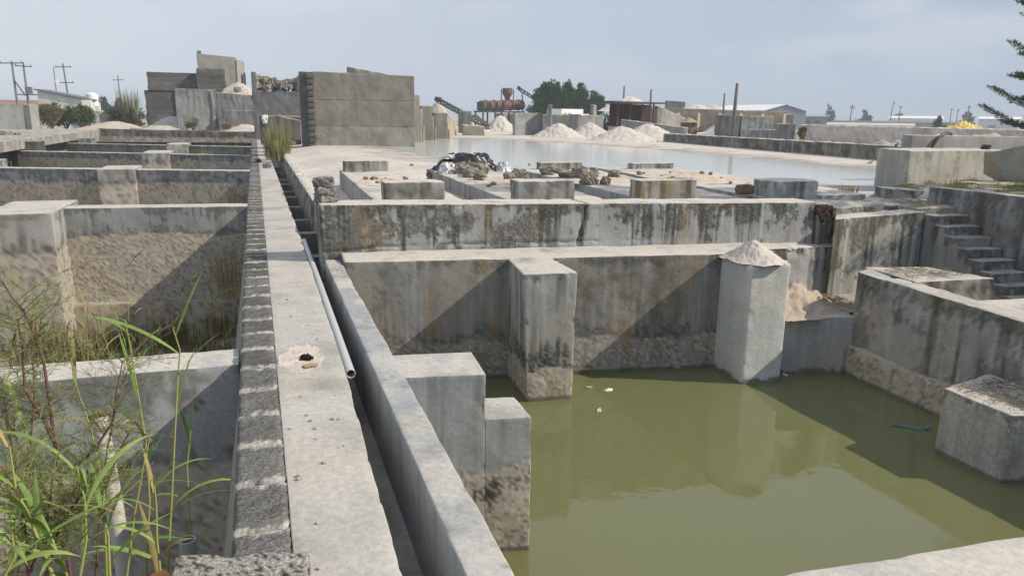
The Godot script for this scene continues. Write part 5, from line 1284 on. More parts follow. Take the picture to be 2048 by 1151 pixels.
func crown_mesh(lobes: Array, n: int, leaf: float, c0: Color, c1: Color) -> ArrayMesh:
	# leaf-sized faces spread through clumps inside each lobe [centre, radii]
	var st := SurfaceTool.new(); st.begin(Mesh.PRIMITIVE_TRIANGLES); st.set_smooth_group(-1)
	for lb in lobes:
		var c: Vector3 = lb[0]; var r: Vector3 = lb[1]
		var clumps := maxi(8, n / 26)
		for k in clumps:
			var d := Vector3(rng.randfn(), rng.randfn(), rng.randfn()).normalized()
			var cc := c + d * r * pow(rng.randf(), 0.4)
			var cr := minf(r.x, r.y) * rng.randf_range(0.16, 0.34)
			for i in n / clumps:
				var e := Vector3(rng.randfn(), rng.randfn(), rng.randfn()) * 0.5
				var p := cc + e * cr
				var col := c0.lerp(c1, rng.randf())
				leaf_quad(st, p, (e + Vector3(rng.randfn(), rng.randfn() + 0.4, rng.randfn()) * 0.6).normalized() * leaf * rng.randf_range(0.6, 1.3), leaf * 0.28, col)
	st.generate_normals()
	return st.commit()

func tree(at: Vector3, h: float, r: float, label: String, n: int, leaf: float, c0: Color, c1: Color, group := "") -> void:
	var t := thing("tree", label, "tree", at, 0.0, group)
	var tr := SurfaceTool.new(); tr.begin(Mesh.PRIMITIVE_TRIANGLES)
	add_tube(tr, [Vector3(0, -0.2, 0), Vector3(0.05, h * 0.35, 0), Vector3(0, h * 0.8, 0)], [r * 0.12, r * 0.09, r * 0.03], 7, true, Color(0.10, 0.08, 0.06))
	for k in 6:
		var a := rng.randf() * TAU
		var y := h * rng.randf_range(0.2, 0.6)
		add_tube(tr, [Vector3(0, y, 0), Vector3(cos(a) * r * 0.6, y + h * 0.2, sin(a) * r * 0.6)], [r * 0.05, r * 0.015], 5, true, Color(0.10, 0.08, 0.06))
	tr.generate_normals()
	part("trunk", tr.commit(), M.stem, t)
	var lobes := []
	for k in 7:
		var f := k / 6.0
		var a := rng.randf() * TAU
		var off := r * (0.55 - 0.4 * f)
		lobes.append([Vector3(cos(a) * off, h * (0.18 + 0.66 * f), sin(a) * off), Vector3(r * (0.78 - 0.5 * f), h * 0.22, r * (0.78 - 0.5 * f))])
	part("crown", crown_mesh(lobes, n / 7, leaf, c0, c1), M.tree_leaf, t)

func bush(at: Vector3, w: float, h: float, label: String, n: int, leaf: float, c0: Color, c1: Color) -> void:
	var t := thing("bush", label, "bush", at)
	var st := SurfaceTool.new(); st.begin(Mesh.PRIMITIVE_TRIANGLES)
	for k in 12:
		var a := rng.randf() * TAU
		add_tube(st, [Vector3(0, -0.1, 0), Vector3(cos(a) * w * 0.2, h * 0.4, sin(a) * w * 0.2), Vector3(cos(a) * w * 0.4, h * rng.randf_range(0.6, 0.95), sin(a) * w * 0.4)], [0.03, 0.02, 0.008], 4, false, Color(0.18, 0.13, 0.09))
	st.generate_normals()
	part("branches", st.commit(), M.stem, t)
	var lobes := []
	for k in 5:
		var a := rng.randf() * TAU
		lobes.append([Vector3(cos(a) * w * 0.25, h * rng.randf_range(0.35, 0.65), sin(a) * w * 0.25), Vector3(w * 0.3, h * 0.32, w * 0.3)])
	part("foliage", crown_mesh(lobes, n / 5, leaf, c0, c1), M.leaf, t)

# long strap leaf, bending under its own weight
func blade(st: SurfaceTool, p: Vector3, dir: Vector3, length: float, w: float, droop: float, c: Color) -> void:
	var n := 8
	var d := dir.normalized()
	var side := d.cross(Vector3.UP).normalized()
	var tilt := rng.randf_range(-0.5, 0.5)
	var prev := []
	var q := p
	for i in n + 1:
		var f := float(i) / n
		var ww := w * (0.35 + 1.5 * f * (1.0 - f) * 1.6) * (1.0 - pow(f, 4.0))
		var s := (side * cos(tilt) + d.cross(side) * sin(tilt)) * ww
		var up := d.cross(side) * ww * 0.25
		var m := 1.0 + 0.15 * sin(f * 9.0)
		var cur := [q - s, q - up, q + s]
		if i > 0:
			st.set_color(Color(c.r * m, c.g * m, c.b * m))
			for k in 2:
				for v in [prev[k], cur[k], prev[k + 1], prev[k + 1], cur[k], cur[k + 1]]: st.add_vertex(v)
		prev = cur
		q += d * length / n
		d = (d + Vector3.DOWN * droop / n).normalized()

func reed(base: Vector3, pts: Array, s: int, n_leaf: int, leaf_len: float, label: String, group: String) -> void:
	# pts: stem in world space
	rng.seed = 2000 + s
	var t := thing("reed", label, "reed", base, 0.0, group)
	var loc := []; var rad := []
	for i in pts.size():
		loc.append(pts[i] - base); rad.append(lerpf(0.0065, 0.0025, float(i) / (pts.size() - 1)))
	part("stem", tube(loc, rad, 7, false, Color(0.30, 0.31, 0.10)), M.stem, t)
	for k in n_leaf:
		var f := lerpf(0.25, 1.0, (k + 0.5) / n_leaf)
		var fi := f * (loc.size() - 1)
		var i := mini(int(fi), loc.size() - 2)
		var p: Vector3 = (loc[i] as Vector3).lerp(loc[i + 1], fi - i)
		var ax: Vector3 = (loc[i + 1] - loc[i]).normalized()
		var a := (k * 2.6 + rng.randf_range(-0.6, 0.6)) + s
		var out := Vector3(cos(a), 0.0, sin(a) * 0.6)
		var dir := (out + ax * rng.randf_range(0.7, 1.6)).normalized()
		var st := SurfaceTool.new(); st.begin(Mesh.PRIMITIVE_TRIANGLES)
		var dry := rng.randf() < 0.16
		var c := Color(0.30, 0.24, 0.10) if dry else Color(0.11, 0.20, 0.045).lerp(Color(0.22, 0.30, 0.09), rng.randf())
		blade(st, Vector3.ZERO, dir, leaf_len * rng.randf_range(0.6, 1.25), rng.randf_range(0.006, 0.0125), rng.randf_range(0.3, 2.0), c)
		st.generate_normals()
		part("leaf", st.commit(), M.leaf, t, p)

func tamarisk(base: Vector3, stems: Array, s: int, label: String, dens: float, col: Color) -> void:
	rng.seed = 3000 + s
	var t := thing("tamarisk_shrub", label, "shrub", base, 0.0, "wispy shrubs in the near pit")
	var fo := SurfaceTool.new(); fo.begin(Mesh.PRIMITIVE_TRIANGLES); fo.set_smooth_group(-1)
	for stem in stems:
		var loc := []; var rad := []
		for i in stem.size():
			loc.append(stem[i] - base); rad.append(lerpf(0.008, 0.002, float(i) / (stem.size() - 1)))
		part("branch", tube(loc, rad, 6, false, Color(0.13, 0.075, 0.06)), M.stem, t)
		var n := int(34 * dens)
		for k in n:
			var f := lerpf(0.15, 1.0, rng.randf())
			var fi: float = f * (loc.size() - 1)
			var i := mini(int(fi), loc.size() - 2)
			var p: Vector3 = (loc[i] as Vector3).lerp(loc[i + 1], fi - i)
			var a := rng.randf() * TAU
			var d := Vector3(cos(a), rng.randf_range(0.1, 1.1), sin(a)).normalized()
			var l := rng.randf_range(0.10, 0.28)
			var mid := p + d * l * 0.5
			var end := p + d * l + Vector3(0, -0.04, 0)
			var c := col.lerp(Color(0.26, 0.25, 0.10), rng.randf() * 0.6)
			add_tube(fo, [p, mid, end], [0.0016, 0.0012, 0.0006], 3, false, Color(0.20, 0.11, 0.08).lerp(c, 0.4))
			for j in int(20):
				var g := rng.randf_range(0.15, 1.0)
				var q: Vector3 = p.lerp(mid, g * 2.0) if g < 0.5 else mid.lerp(end, g * 2.0 - 1.0)
				var e := (d + Vector3(rng.randfn(), rng.randfn() + 0.3, rng.randfn()) * 0.7).normalized() * rng.randf_range(0.015, 0.05)
				leaf_quad(fo, q, e, 0.0013, c)
	fo.generate_normals()
	part("foliage", fo.commit(), M.leaf, t)

func grass_tuft(at: Vector3, r: float, h: float, n: int, label: String, cols: Array, s: int, called := "grass_tuft", width := 0.006) -> void:
	rng.seed = 4000 + s
	var st := SurfaceTool.new(); st.begin(Mesh.PRIMITIVE_TRIANGLES)
	for k in n:
		var a := rng.randf() * TAU
		var rr := r * sqrt(rng.randf())
		var p := Vector3(cos(a) * rr, 0, sin(a) * rr)
		var d := Vector3(cos(a) * 0.25 * rng.randf(), 1.0, sin(a) * 0.25 * rng.randf())
		var c: Color = cols[rng.randi() % cols.size()]
		blade(st, p, d, h * rng.randf_range(0.5, 1.0), width * rng.randf_range(0.6, 1.3), rng.randf_range(0.1, 0.9), c * rng.randf_range(0.75, 1.2))
	st.generate_normals()
	var o := solo(called, st.commit(), M.leaf, label, "grass", at)
	if n > 150: o.set_meta("kind", "stuff")

func build_plants() -> void:
	rng.seed = 501
	# trees beyond the yard
	var G0 := Color(0.018, 0.058, 0.008); var G1 := Color(0.050, 0.135, 0.018)
	var tg := "dark trees behind the white container"
	for q in [[32.4, -85.0, 5.0, 2.0, "tallest dark tree on the conveyor side of the clump"], [33.8, -84.2, 5.4, 2.1, "pointed dark tree in the taller half of the clump"], [35.4, -85.5, 5.2, 2.2, "broad dark tree in the middle of the clump"], [36.6, -86.5, 4.9, 1.9, "dark tree at the dip of the clump"], [38.3, -87.0, 5.0, 2.1, "rounded dark tree in the lower half of the clump"], [40.0, -86.2, 4.2, 1.9, "low dark tree sloping to the shed roof"], [34.2, -88.0, 5.2, 2.2, "dark tree hidden at the back of the clump"], [33.2, -86.5, 4.8, 1.9, "wide dark tree filling the clump behind the tallest ones"], [37.4, -88.5, 4.9, 2.0, "wide dark tree filling the lower half from behind"]]:
		var gy := ground_y(q[0], q[1])
		tree(Vector3(q[0], gy, q[1]), q[2] - gy, q[3], q[4], 8000, 0.28, G0, G1, tg)
	tree(Vector3(89.0, -1.5, -80.5), 3.7, 1.0, "dark green bush-like tree before the white warehouse", 2500, 0.22, G0, G1)
	for q in [[171.5, -195.0, 4.4, 3.0, "round grey-green tree beyond the blue-grey warehouse"], [179.0, -189.0, 3.4, 3.5, "low spreading tree on the skyline by the leaning poles"], [197.5, -169.0, 3.7, 2.2, "small round tree behind the twin poles"], [163.0, -200.0, 2.9, 3.5, "low scrubby tree beside the blue-grey warehouse's annex"], [187.0, -184.0, 3.0, 3.0, "flat-topped scrub tree near the white warehouse"]]:
		tree(Vector3(q[0], -1.7, q[1]), q[2] + 1.7, q[3], q[4], 1400, 0.6, Color(0.035, 0.05, 0.03), Color(0.06, 0.08, 0.045), "scrubby trees on the skyline")
	for q in [[-26.2, -147.6, 4.0, 1.8, "dark tree beside the white water tank"], [-24.3, -148.2, 3.7, 1.6, "lower dark tree behind the small white box"], [-22.2, -149.0, 3.1, 1.5, "small dark tree towards the wispy shrub"], [-30.5, -146.0, 3.4, 1.3, "small tree behind the white house's roof end"]]:
		tree(Vector3(q[0], -1.7, q[1]), q[2] + 1.7, q[3], q[4], 1500, 0.5, Color(0.025, 0.04, 0.018), Color(0.05, 0.07, 0.03), "trees behind the white house")
	# scrub behind the raised slab
	bush(Vector3(-11.7, 0.35, -56.5), 2.2, 1.7, "dense green bush behind the concrete tank", 5200, 0.13, Color(0.05, 0.07, 0.025), Color(0.14, 0.15, 0.06))
	bush(Vector3(-12.3, 0.35, -55.5), 1.6, 1.75, "olive feathery bush beside the concrete tank", 4600, 0.13, Color(0.10, 0.10, 0.045), Color(0.20, 0.18, 0.08))
	bush(Vector3(-10.7, 0.35, -56.0), 1.5, 1.5, "bright leafy bush next to the small white box", 4200, 0.14, Color(0.05, 0.09, 0.025), Color(0.10, 0.16, 0.05))
	bush(Vector3(-8.2, 0.3, -57.4), 2.2, 1.9, "tangled green shrub base beside the dark ruin", 6500, 0.13, Color(0.04, 0.055, 0.025), Color(0.10, 0.105, 0.05))
	grass_tuft(Vector3(-8.0, 1.2, -57.2), 0.75, 2.1, 130, "feathery pale plumes waving above the tangled shrub", [Color(0.24, 0.24, 0.16), Color(0.17, 0.17, 0.10)], 1, "plume_grass", 0.022)
	bush(Vector3(-3.7, 0.35, -51.9), 0.9, 0.85, "small green shrub at the plastered wall of the ruin", 900, 0.07, Color(0.06, 0.08, 0.03), Color(0.13, 0.15, 0.06))
	bush(Vector3(-1.75, 0.35, -51.0), 0.9, 0.5, "rust-brown dry shrub below the iron post", 700, 0.07, Color(0.16, 0.09, 0.05), Color(0.24, 0.14, 0.07))
	# reeds at the far end of the drain
	for q in [[0.50, -25.2, 0.26, 1.15, 170], [0.75, -26.5, 0.28, 1.3, 170], [0.62, -23.8, 0.16, 0.8, 90], [0.85, -25.4, 0.2, 1.0, 90]]:
		grass_tuft(Vector3(q[0], 0.10, q[1]), q[2], q[3], q[4], "tall yellow-green reed grass standing at the drain's end", [Color(0.17, 0.19, 0.06), Color(0.24, 0.22, 0.09), Color(0.11, 0.15, 0.04), Color(0.30, 0.25, 0.12)], int(q[4] + q[0] * 10), "reed_grass", 0.010)
	# dry grass and weeds
	grass_tuft(Vector3(9.04, 0.42, -9.75), 0.16, 0.17, 60, "small dry grass tuft on the sand before the corner block", [Color(0.30, 0.20, 0.11), Color(0.36, 0.26, 0.15)], 11)
	grass_tuft(Vector3(-0.55, -1.55, -13.4), 0.25, 1.3, 60, "dry straw grass in the corner of the second cross wall", [Color(0.34, 0.26, 0.13), Color(0.26, 0.2, 0.1)], 12)
	grass_tuft(Vector3(-0.6, -1.2, -21.6), 0.35, 1.1, 70, "golden grass tuft in the corner of the third cross wall", [Color(0.36, 0.27, 0.12), Color(0.25, 0.2, 0.09)], 13)
	weeds()
	for k in 30:
		var row := [-41.5, -34.5][k % 2] as float
		grass_tuft(Vector3(rng.randf_range(-5.0, -0.6), -0.75, row + rng.randf_range(-2.5, 2.0)), 0.3, 0.8, 30, ["green reed grass growing below the green-stained cross wall", "green reed grass growing between the fourth and fifth cross walls"][k % 2], [Color(0.12, 0.16, 0.05), Color(0.18, 0.18, 0.07)], 200 + k, "pit_grass", 0.01)
	# scrub on the floor of the second pit
	rng.seed = 611
	for k in 90:
		var x := rng.randf_range(-3.4, -0.5); var z := rng.randf_range(-13.2, -7.5)
		grass_tuft(Vector3(x, -2.15, z), 0.30, rng.randf_range(0.35, 0.8), 55, "dry and green scrub grass on the floor of the second pit", [Color(0.13, 0.12, 0.05), Color(0.20, 0.15, 0.08), Color(0.10, 0.12, 0.035), Color(0.24, 0.17, 0.09)], 300 + k, "scrub_grass", 0.007)
	for k in 26:
		var x := rng.randf_range(-3.3, -0.5); var z := rng.randf_range(-12.5, -6.5)
		var top := Vector3(x + rng.randf_range(-0.3, 0.3), rng.randf_range(-1.2, -0.5), z + rng.randf_range(-0.2, 0.3))
		reed(Vector3(x, -2.15, z), [Vector3(x, -2.15, z), Vector3(x, -1.6, z).lerp(top, 0.3), top], 50 + k, 5, 0.42, "thin green reed rising from the scrub of the second pit", "reeds of the second pit")
	near_plants()
	conifer(Vector3(10.75, 0.6, -7.3))

func conifer(at: Vector3) -> void:
	rng.seed = 705
	var t := thing("conifer_tree", "feathery conifer tree leaning its tiered branches over the retaining wall", "tree", at)
	part("trunk", tube([Vector3(0, -0.3, 0), Vector3(0.02, 2.0, 0), Vector3(0, 7.2, 0)], [0.11, 0.08, 0.012], 8, true, Color(0.14, 0.11, 0.085)), M.stem, t)
	var needles := SurfaceTool.new(); needles.begin(Mesh.PRIMITIVE_TRIANGLES); needles.set_smooth_group(-1)
	for tier in 20:
		var y := 0.85 + tier * 0.30
		var count := 6
		for k in count:
			if rng.randf() < 0.06: continue
			var a := TAU * k / count + tier * 0.5 + rng.randf_range(-0.35, 0.35)
			var l := lerpf(1.45, 0.35, tier / 24.0) * rng.randf_range(0.72, 1.08)
			var out := Vector3(cos(a), 0, sin(a))
			var p0 := Vector3(0, y, 0)
			var p1 := p0 + out * l * 0.55 + Vector3(0, 0.02, 0)
			var p2 := p0 + out * l + Vector3(rng.randf_range(-0.08, 0.08), rng.randf_range(0.05, 0.34) * l, rng.randf_range(-0.08, 0.08))
			part("branch", tube([p0, p1, p2], [0.014, 0.009, 0.003], 5, false, Color(0.12, 0.10, 0.07)), M.stem, t)
			var side := out.cross(Vector3.UP)
			var twigs := int(9 * l) + 3
			for m in twigs:
				var f := lerpf(0.2, 1.0, float(m) / twigs)
				var q: Vector3 = p0.lerp(p1, f * 2.0) if f < 0.5 else p1.lerp(p2, f * 2.0 - 1.0)
				for s in [-1.0, 1.0]:
					var d: Vector3 = (out * 0.8 + side * s * 0.7 + Vector3(0, 0.30, 0)).normalized()
					var tl := 0.30 * (1.15 - f) + 0.06
					for j in 40:
						var g := rng.randf()
						var r := q + d * tl * g
						leaf_quad(needles, r, (d + Vector3(rng.randfn(), rng.randfn(), rng.randfn()) * 0.8).normalized() * 0.05, 0.0045, Color(0.035, 0.06, 0.03).lerp(Color(0.10, 0.13, 0.06), rng.randf()))
	needles.generate_normals()
	part("needles", needles.commit(), M.leaf, t)

func weeds() -> void:
	rng.seed = 640
	var st := SurfaceTool.new(); st.begin(Mesh.PRIMITIVE_TRIANGLES)
	for k in 70:
		var x := rng.randf_range(9.22, 12.0); var z := rng.randf_range(-9.3, -3.6)
		for m in 34:
			var p := Vector3(x + rng.randfn() * 0.07, 0.0, z + rng.randfn() * 0.07)
			p.y = ground_y(p.x, p.z) - 0.01
			var c := Color(0.12, 0.16, 0.04).lerp(Color(0.22, 0.20, 0.08), rng.randf())
			blade(st, p, Vector3(rng.randfn() * 0.4, 1.0, rng.randfn() * 0.4), rng.randf_range(0.03, 0.10), 0.004, rng.randf_range(0.2, 1.2), c)
	st.generate_normals()
	var o := solo("weed_cover", st.commit(), M.leaf, "short green weeds growing along the retaining wall's top", "weeds")
	o.set_meta("kind", "stuff")

func near_plants() -> void:
	var reeds := [
		[Vector3(-0.67, -2.15, -2.23), Vector3(-0.66, -0.94, -2.24), Vector3(-0.64, 0.27, -2.25), Vector3(-0.66, 0.37, -2.25), Vector3(-0.68, 0.48, -2.25), Vector3(-0.70, 0.55, -2.25), Vector3(-0.70, 0.62, -2.25), Vector3(-0.70, 0.69, -2.25)],
		[Vector3(-0.58, -2.15, -2.48), Vector3(-0.56, -1.03, -2.49), Vector3(-0.55, 0.09, -2.50), Vector3(-0.54, 0.24, -2.50), Vector3(-0.55, 0.32, -2.50), Vector3(-0.54, 0.38, -2.50)],
		[Vector3(-0.46, -2.15, -2.68), Vector3(-0.44, -1.11, -2.69), Vector3(-0.43, -0.06, -2.70), Vector3(-0.43, 0.08, -2.70), Vector3(-0.42, 0.22, -2.70), Vector3(-0.42, 0.32, -2.70)],
		[Vector3(-0.53, -2.15, -3.28), Vector3(-0.51, -1.29, -3.29), Vector3(-0.50, -0.44, -3.30), Vector3(-0.45, -0.07, -3.30), Vector3(-0.41, 0.25, -3.30), Vector3(-0.38, 0.48, -3.30), Vector3(-0.36, 0.61, -3.30), Vector3(-0.38, 0.71, -3.30)],
		[Vector3(-0.61, -2.15, -2.88), Vector3(-0.60, -1.16, -2.89), Vector3(-0.58, -0.16, -2.90), Vector3(-0.53, 0.09, -2.90), Vector3(-0.48, 0.29, -2.90), Vector3(-0.44, 0.43, -2.90)],
		[Vector3(-0.64, -2.15, -2.38), Vector3(-0.62, -0.99, -2.39), Vector3(-0.61, 0.17, -2.40), Vector3(-0.58, 0.29, -2.40), Vector3(-0.57, 0.42, -2.40), Vector3(-0.58, 0.54, -2.40)],
		[Vector3(-1.02, -2.15, -2.98), Vector3(-1.01, -1.15, -2.99), Vector3(-0.99, -0.14, -3.00), Vector3(-0.95, 0.07, -3.00), Vector3(-0.96, 0.25, -3.00), Vector3(-0.95, 0.37, -3.00)],
		[Vector3(-0.79, -2.15, -3.38), Vector3(-0.77, -1.30, -3.39), Vector3(-0.76, -0.45, -3.40), Vector3(-0.73, -0.03, -3.40), Vector3(-0.75, 0.26, -3.40), Vector3(-0.79, 0.49, -3.40), Vector3(-0.79, 0.64, -3.40)],
		[Vector3(-0.96, -2.15, -2.98), Vector3(-0.94, -1.15, -2.99), Vector3(-0.93, -0.15, -3.00), Vector3(-0.87, 0.07, -3.00), Vector3(-0.86, 0.26, -3.00), Vector3(-0.88, 0.46, -3.00)],
		[Vector3(-0.65, -2.15, -3.48), Vector3(-0.64, -1.35, -3.49), Vector3(-0.62, -0.54, -3.50), Vector3(-0.57, -0.16, -3.50), Vector3(-0.56, 0.14, -3.50), Vector3(-0.57, 0.36, -3.50), Vector3(-0.58, 0.57, -3.50), Vector3(-0.59, 0.71, -3.50)],
		[Vector3(-0.48, -2.15, -3.68), Vector3(-0.47, -1.43, -3.69), Vector3(-0.45, -0.71, -3.70), Vector3(-0.43, -0.34, -3.70), Vector3(-0.42, -0.10, -3.70), Vector3(-0.39, 0.08, -3.70)],
		[Vector3(-0.77, -2.15, -2.18), Vector3(-0.76, -0.91, -2.19), Vector3(-0.74, 0.33, -2.20), Vector3(-0.71, 0.38, -2.20), Vector3(-0.71, 0.46, -2.20)],
		[Vector3(-0.65, -2.15, -2.28), Vector3(-0.64, -0.96, -2.29), Vector3(-0.62, 0.24, -2.30), Vector3(-0.63, 0.31, -2.30), Vector3(-0.66, 0.37, -2.30)]]
	var names := ["thick-stemmed reed arching over the tamarisk", "reed with leaves splayed in a star before the leaning stake", "reed with a folded spindle leaf at its tip", "tall slender reed reaching above the near cross wall", "thin reed crossing the leaning stake", "reed with one long drooping leaf beside the star-leaved one", "reed half hidden in the wispy tamarisk", "thin reed bending towards the near cross wall's middle", "pale reed among the red tamarisk stems", "very tall reed whose tip shows against the second pit", "short dark reed close to the upright pipe end", "low reed sprout at the mortar slab's foot", "bent yellow-stemmed reed by the orange scrap"]
	var nl := [10, 9, 8, 7, 5, 8, 7, 6, 7, 6, 5, 9, 10]
	for i in reeds.size():
		reed(reeds[i][0], reeds[i], i, nl[i], [0.34, 0.30, 0.32, 0.34, 0.25, 0.34, 0.34, 0.32, 0.34, 0.34, 0.34, 0.3, 0.34][i], names[i], "reeds in the near pit")
	var shrubs := [
	[
		[Vector3(-0.77, -2.15, -2.90), Vector3(-0.77, -0.02, -2.90), Vector3(-0.76, 0.25, -2.90), Vector3(-0.76, 0.42, -2.90), Vector3(-0.76, 0.61, -2.90), Vector3(-0.76, 0.73, -2.90), Vector3(-0.78, 0.84, -2.90), Vector3(-0.80, 0.92, -2.90), Vector3(-0.83, 0.97, -2.90), Vector3(-0.85, 1.03, -2.90)],
		[Vector3(-0.75, 0.29, -2.90), Vector3(-0.69, 0.33, -2.90), Vector3(-0.64, 0.37, -2.90), Vector3(-0.57, 0.47, -2.90), Vector3(-0.54, 0.60, -2.90), Vector3(-0.51, 0.71, -2.90)],
		[Vector3(-0.76, 0.42, -2.90), Vector3(-0.79, 0.53, -2.90), Vector3(-0.83, 0.63, -2.90), Vector3(-0.82, 0.78, -2.90), Vector3(-0.82, 0.89, -2.90)],
		[Vector3(-0.77, -0.02, -2.90), Vector3(-0.80, 0.20, -2.90), Vector3(-0.85, 0.34, -2.90), Vector3(-0.88, 0.46, -2.90), Vector3(-0.90, 0.54, -2.90)]],
	[
		[Vector3(-1.06, -2.15, -3.30), Vector3(-1.06, -0.32, -3.30), Vector3(-1.01, 0.02, -3.30), Vector3(-0.95, 0.28, -3.30), Vector3(-0.91, 0.49, -3.30), Vector3(-0.90, 0.66, -3.30), Vector3(-0.87, 0.78, -3.30)],
		[Vector3(-1.01, 0.02, -3.30), Vector3(-1.02, 0.24, -3.30), Vector3(-1.02, 0.42, -3.30), Vector3(-1.02, 0.55, -3.30)]],
	[
		[Vector3(-0.85, -2.15, -3.60), Vector3(-0.85, -0.56, -3.60), Vector3(-0.79, -0.18, -3.60), Vector3(-0.74, 0.07, -3.60), Vector3(-0.67, 0.31, -3.60), Vector3(-0.60, 0.49, -3.60)],
		[Vector3(-0.79, -0.18, -3.60), Vector3(-0.69, 0.06, -3.60), Vector3(-0.61, 0.20, -3.60)]],
	[
		[Vector3(-0.81, -2.15, -2.60), Vector3(-0.81, 0.08, -2.60), Vector3(-0.80, 0.21, -2.60), Vector3(-0.80, 0.34, -2.60), Vector3(-0.82, 0.43, -2.60), Vector3(-0.84, 0.48, -2.60)],
		[Vector3(-0.76, 0.07, -2.60), Vector3(-0.70, 0.25, -2.60), Vector3(-0.63, 0.34, -2.60), Vector3(-0.58, 0.39, -2.60)],
		[Vector3(-0.81, 0.08, -2.60), Vector3(-0.74, 0.24, -2.60), Vector3(-0.71, 0.38, -2.60)]]]
	var sn := ["red-stemmed wispy tamarisk with a curved side branch", "green wispy tamarisk behind the red-stemmed one", "thin wispy tamarisk around the leaning stake", "low bushy tamarisk under the thick-stemmed reed"]
	for i in shrubs.size():
		tamarisk(shrubs[i][0][0], shrubs[i], i, sn[i], [1.5, 1.7, 1.0, 2.2][i], [Color(0.13, 0.20, 0.07), Color(0.12, 0.19, 0.07), Color(0.13, 0.18, 0.07), Color(0.15, 0.22, 0.06)][i])
	for k in 16:
		rng.seed = 820 + k
		var x := rng.randf_range(-1.9, -0.5); var z := rng.randf_range(-4.8, -2.4)
		grass_tuft(Vector3(x, -2.15, z), 0.3, rng.randf_range(0.5, 1.1), 60, "shaded scrub grass on the floor of the near pit", [Color(0.12, 0.14, 0.04), Color(0.20, 0.15, 0.07), Color(0.14, 0.10, 0.05)], 500 + k, "scrub_grass", 0.005)
	# stake, pipe end and scrap in the near pit
	var sk := thing("leaning_stake", "pale leaning pipe stake with a broken top among the reeds", "stake", Vector3(-0.78, -2.15, -3.95))
	part("stake_shaft", tube([Vector3(0.03, 0.0, 0.1), Vector3(-0.02, 1.55, 0.0), Vector3(-0.06, 2.24, -0.05)], [0.042, 0.042, 0.042], 14, false, Color(0.46, 0.45, 0.42)), M.stem, sk)
	part("broken_top", lump(190, Vector3(0.07, 0.05, 0.07), Color(0.34, 0.24, 0.13), 6, 0.4), M.coarse, sk, Vector3(-0.062, 2.235, -0.05))
	var pe := thing("upright_pipe", "open end of a grey pipe standing behind the mortar slab", "pipe", Vector3(-0.39, -2.15, -3.2))
	part("pipe_barrel", tube([Vector3(-0.02, 0, 0), Vector3(0, 1.93, 0)], [0.036, 0.036], 18, false, Color(0.30, 0.31, 0.32)), M.stem, pe)
	part("pipe_bore", tube([Vector3(-0.02, 0, 0), Vector3(0, 1.925, 0)], [0.030, 0.030], 18, false, Color(0.30, 0.31, 0.32)), M.stem, pe)
	var rim := TorusMesh.new(); rim.inner_radius = 0.029; rim.outer_radius = 0.0365; rim.rings = 24; rim.ring_segments = 8
	part("pipe_rim", rim, plain(lin(0.32, 0.33, 0.34), 0.5), pe, Vector3(0, 1.93, 0))
	solo("orange_scrap", tube([Vector3(-0.03, 0, 0), Vector3(0.0, 0.012, 0.01), Vector3(0.04, -0.01, 0.03)], [0.022, 0.026, 0.018], 12, true, Color(0.55, 0.26, 0.10)), M.stem, "rounded orange-brown scrap resting on reed stems by the mortar slab", "scrap", Vector3(-0.42, -0.05, -2.66))

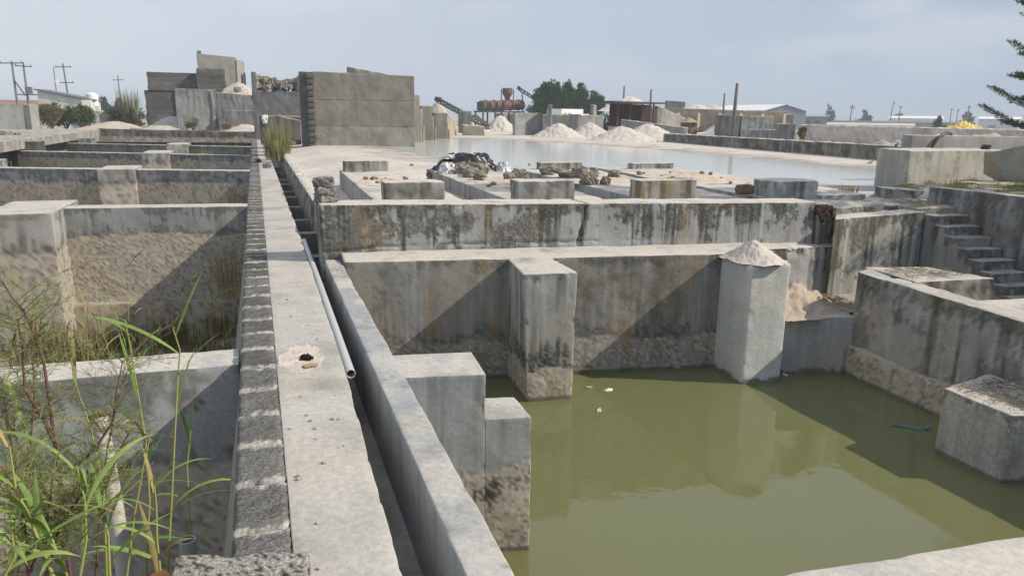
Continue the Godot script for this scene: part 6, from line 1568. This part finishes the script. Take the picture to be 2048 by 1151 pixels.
# ------------------------------------------------------------------ assembly
func make_sky() -> Sky:
	# thin high haze: brighter towards the sun and towards the horizon, with faint streaks of cloud
	var w := 1024; var h := 512
	var sun := Vector3(1.0, 0.85, 0.46).normalized()
	var cl := FastNoiseLite.new(); cl.seed = 9; cl.frequency = 1.0; cl.fractal_octaves = 5; cl.fractal_gain = 0.55
	var data := PackedByteArray(); data.resize(w * h * 3)
	for j in h:
		var el := PI * (0.5 - (j + 0.5) / h)
		var y := sin(el); var cy := cos(el)
		for i in w:
			var az := TAU * (i + 0.5) / w
			var d := Vector3(sin(az) * cy, y, -cos(az) * cy) * Vector3(-1, 1, -1)
			var cs := d.dot(sun)
			var up := clampf(y, 0.0, 1.0)
			var c := Color(0.44, 0.52, 0.61).lerp(Color(0.33, 0.42, 0.60), pow(up, 0.5))
			var mie := pow(clampf(0.5 + 0.5 * cs, 0.0, 1.0), 2.2)
			c = c.lerp(Color(0.88, 0.91, 0.93), 0.85 * mie)
			var q := Vector3(d.x, d.y * 2.6, d.z) / (0.28 + absf(y)) * 0.8
			var k := cl.get_noise_3dv(q) + 0.5 * cl.get_noise_3dv(q * 2.3 + Vector3(4, 1, 2))
			c = c.lerp(Color(0.72, 0.76, 0.81), 0.45 * smoothstep(0.0, 0.55, k) * smoothstep(0.0, 0.12, y))
			if y < 0.0: c = Color(0.36, 0.33, 0.30)
			c = c.linear_to_srgb()
			var o := (j * w + i) * 3
			data[o] = int(clampf(c.r, 0, 1) * 255.0); data[o + 1] = int(clampf(c.g, 0, 1) * 255.0); data[o + 2] = int(clampf(c.b, 0, 1) * 255.0)
	var pm := PanoramaSkyMaterial.new()
	pm.panorama = ImageTexture.create_from_image(Image.create_from_data(w, h, false, Image.FORMAT_RGB8, data))
	var s := Sky.new()
	s.sky_material = pm
	return s

func _ready() -> void:
	var cam := Camera3D.new()
	cam.fov = 42.2373
	cam.position = Vector3(0, 1.6, 0)
	cam.rotation_degrees = Vector3(-13.127, -18.7816, 0.70)
	cam.near = 0.05
	cam.far = 6000.0
	add_child(cam)
	cam.current = true
	var env := Environment.new()
	env.background_mode = Environment.BG_SKY
	env.sky = make_sky()
	env.tonemap_mode = Environment.TONE_MAPPER_LINEAR
	env.tonemap_exposure = 1.04
	env.sdfgi_enabled = true
	env.ssao_enabled = true
	env.ssil_enabled = true
	env.fog_enabled = true
	env.fog_density = 0.0013
	env.fog_light_color = Color(0.80, 0.84, 0.90)
	var we := WorldEnvironment.new()
	we.environment = env
	add_child(we)
	var sun := DirectionalLight3D.new()
	sun.light_energy = 1.6
	sun.light_color = Color(1.0, 0.95, 0.87)
	sun.light_angular_distance = 0.6
	sun.shadow_enabled = true
	add_child(sun)
	sun.look_at_from_position(Vector3.ZERO, Vector3(-1.0, -0.85, -0.46))
	make_materials()
	build_ground()
	build_walkway()
	build_pits()
	build_pool()
	build_yard()
	build_ruins()
	build_far()
	build_plants()
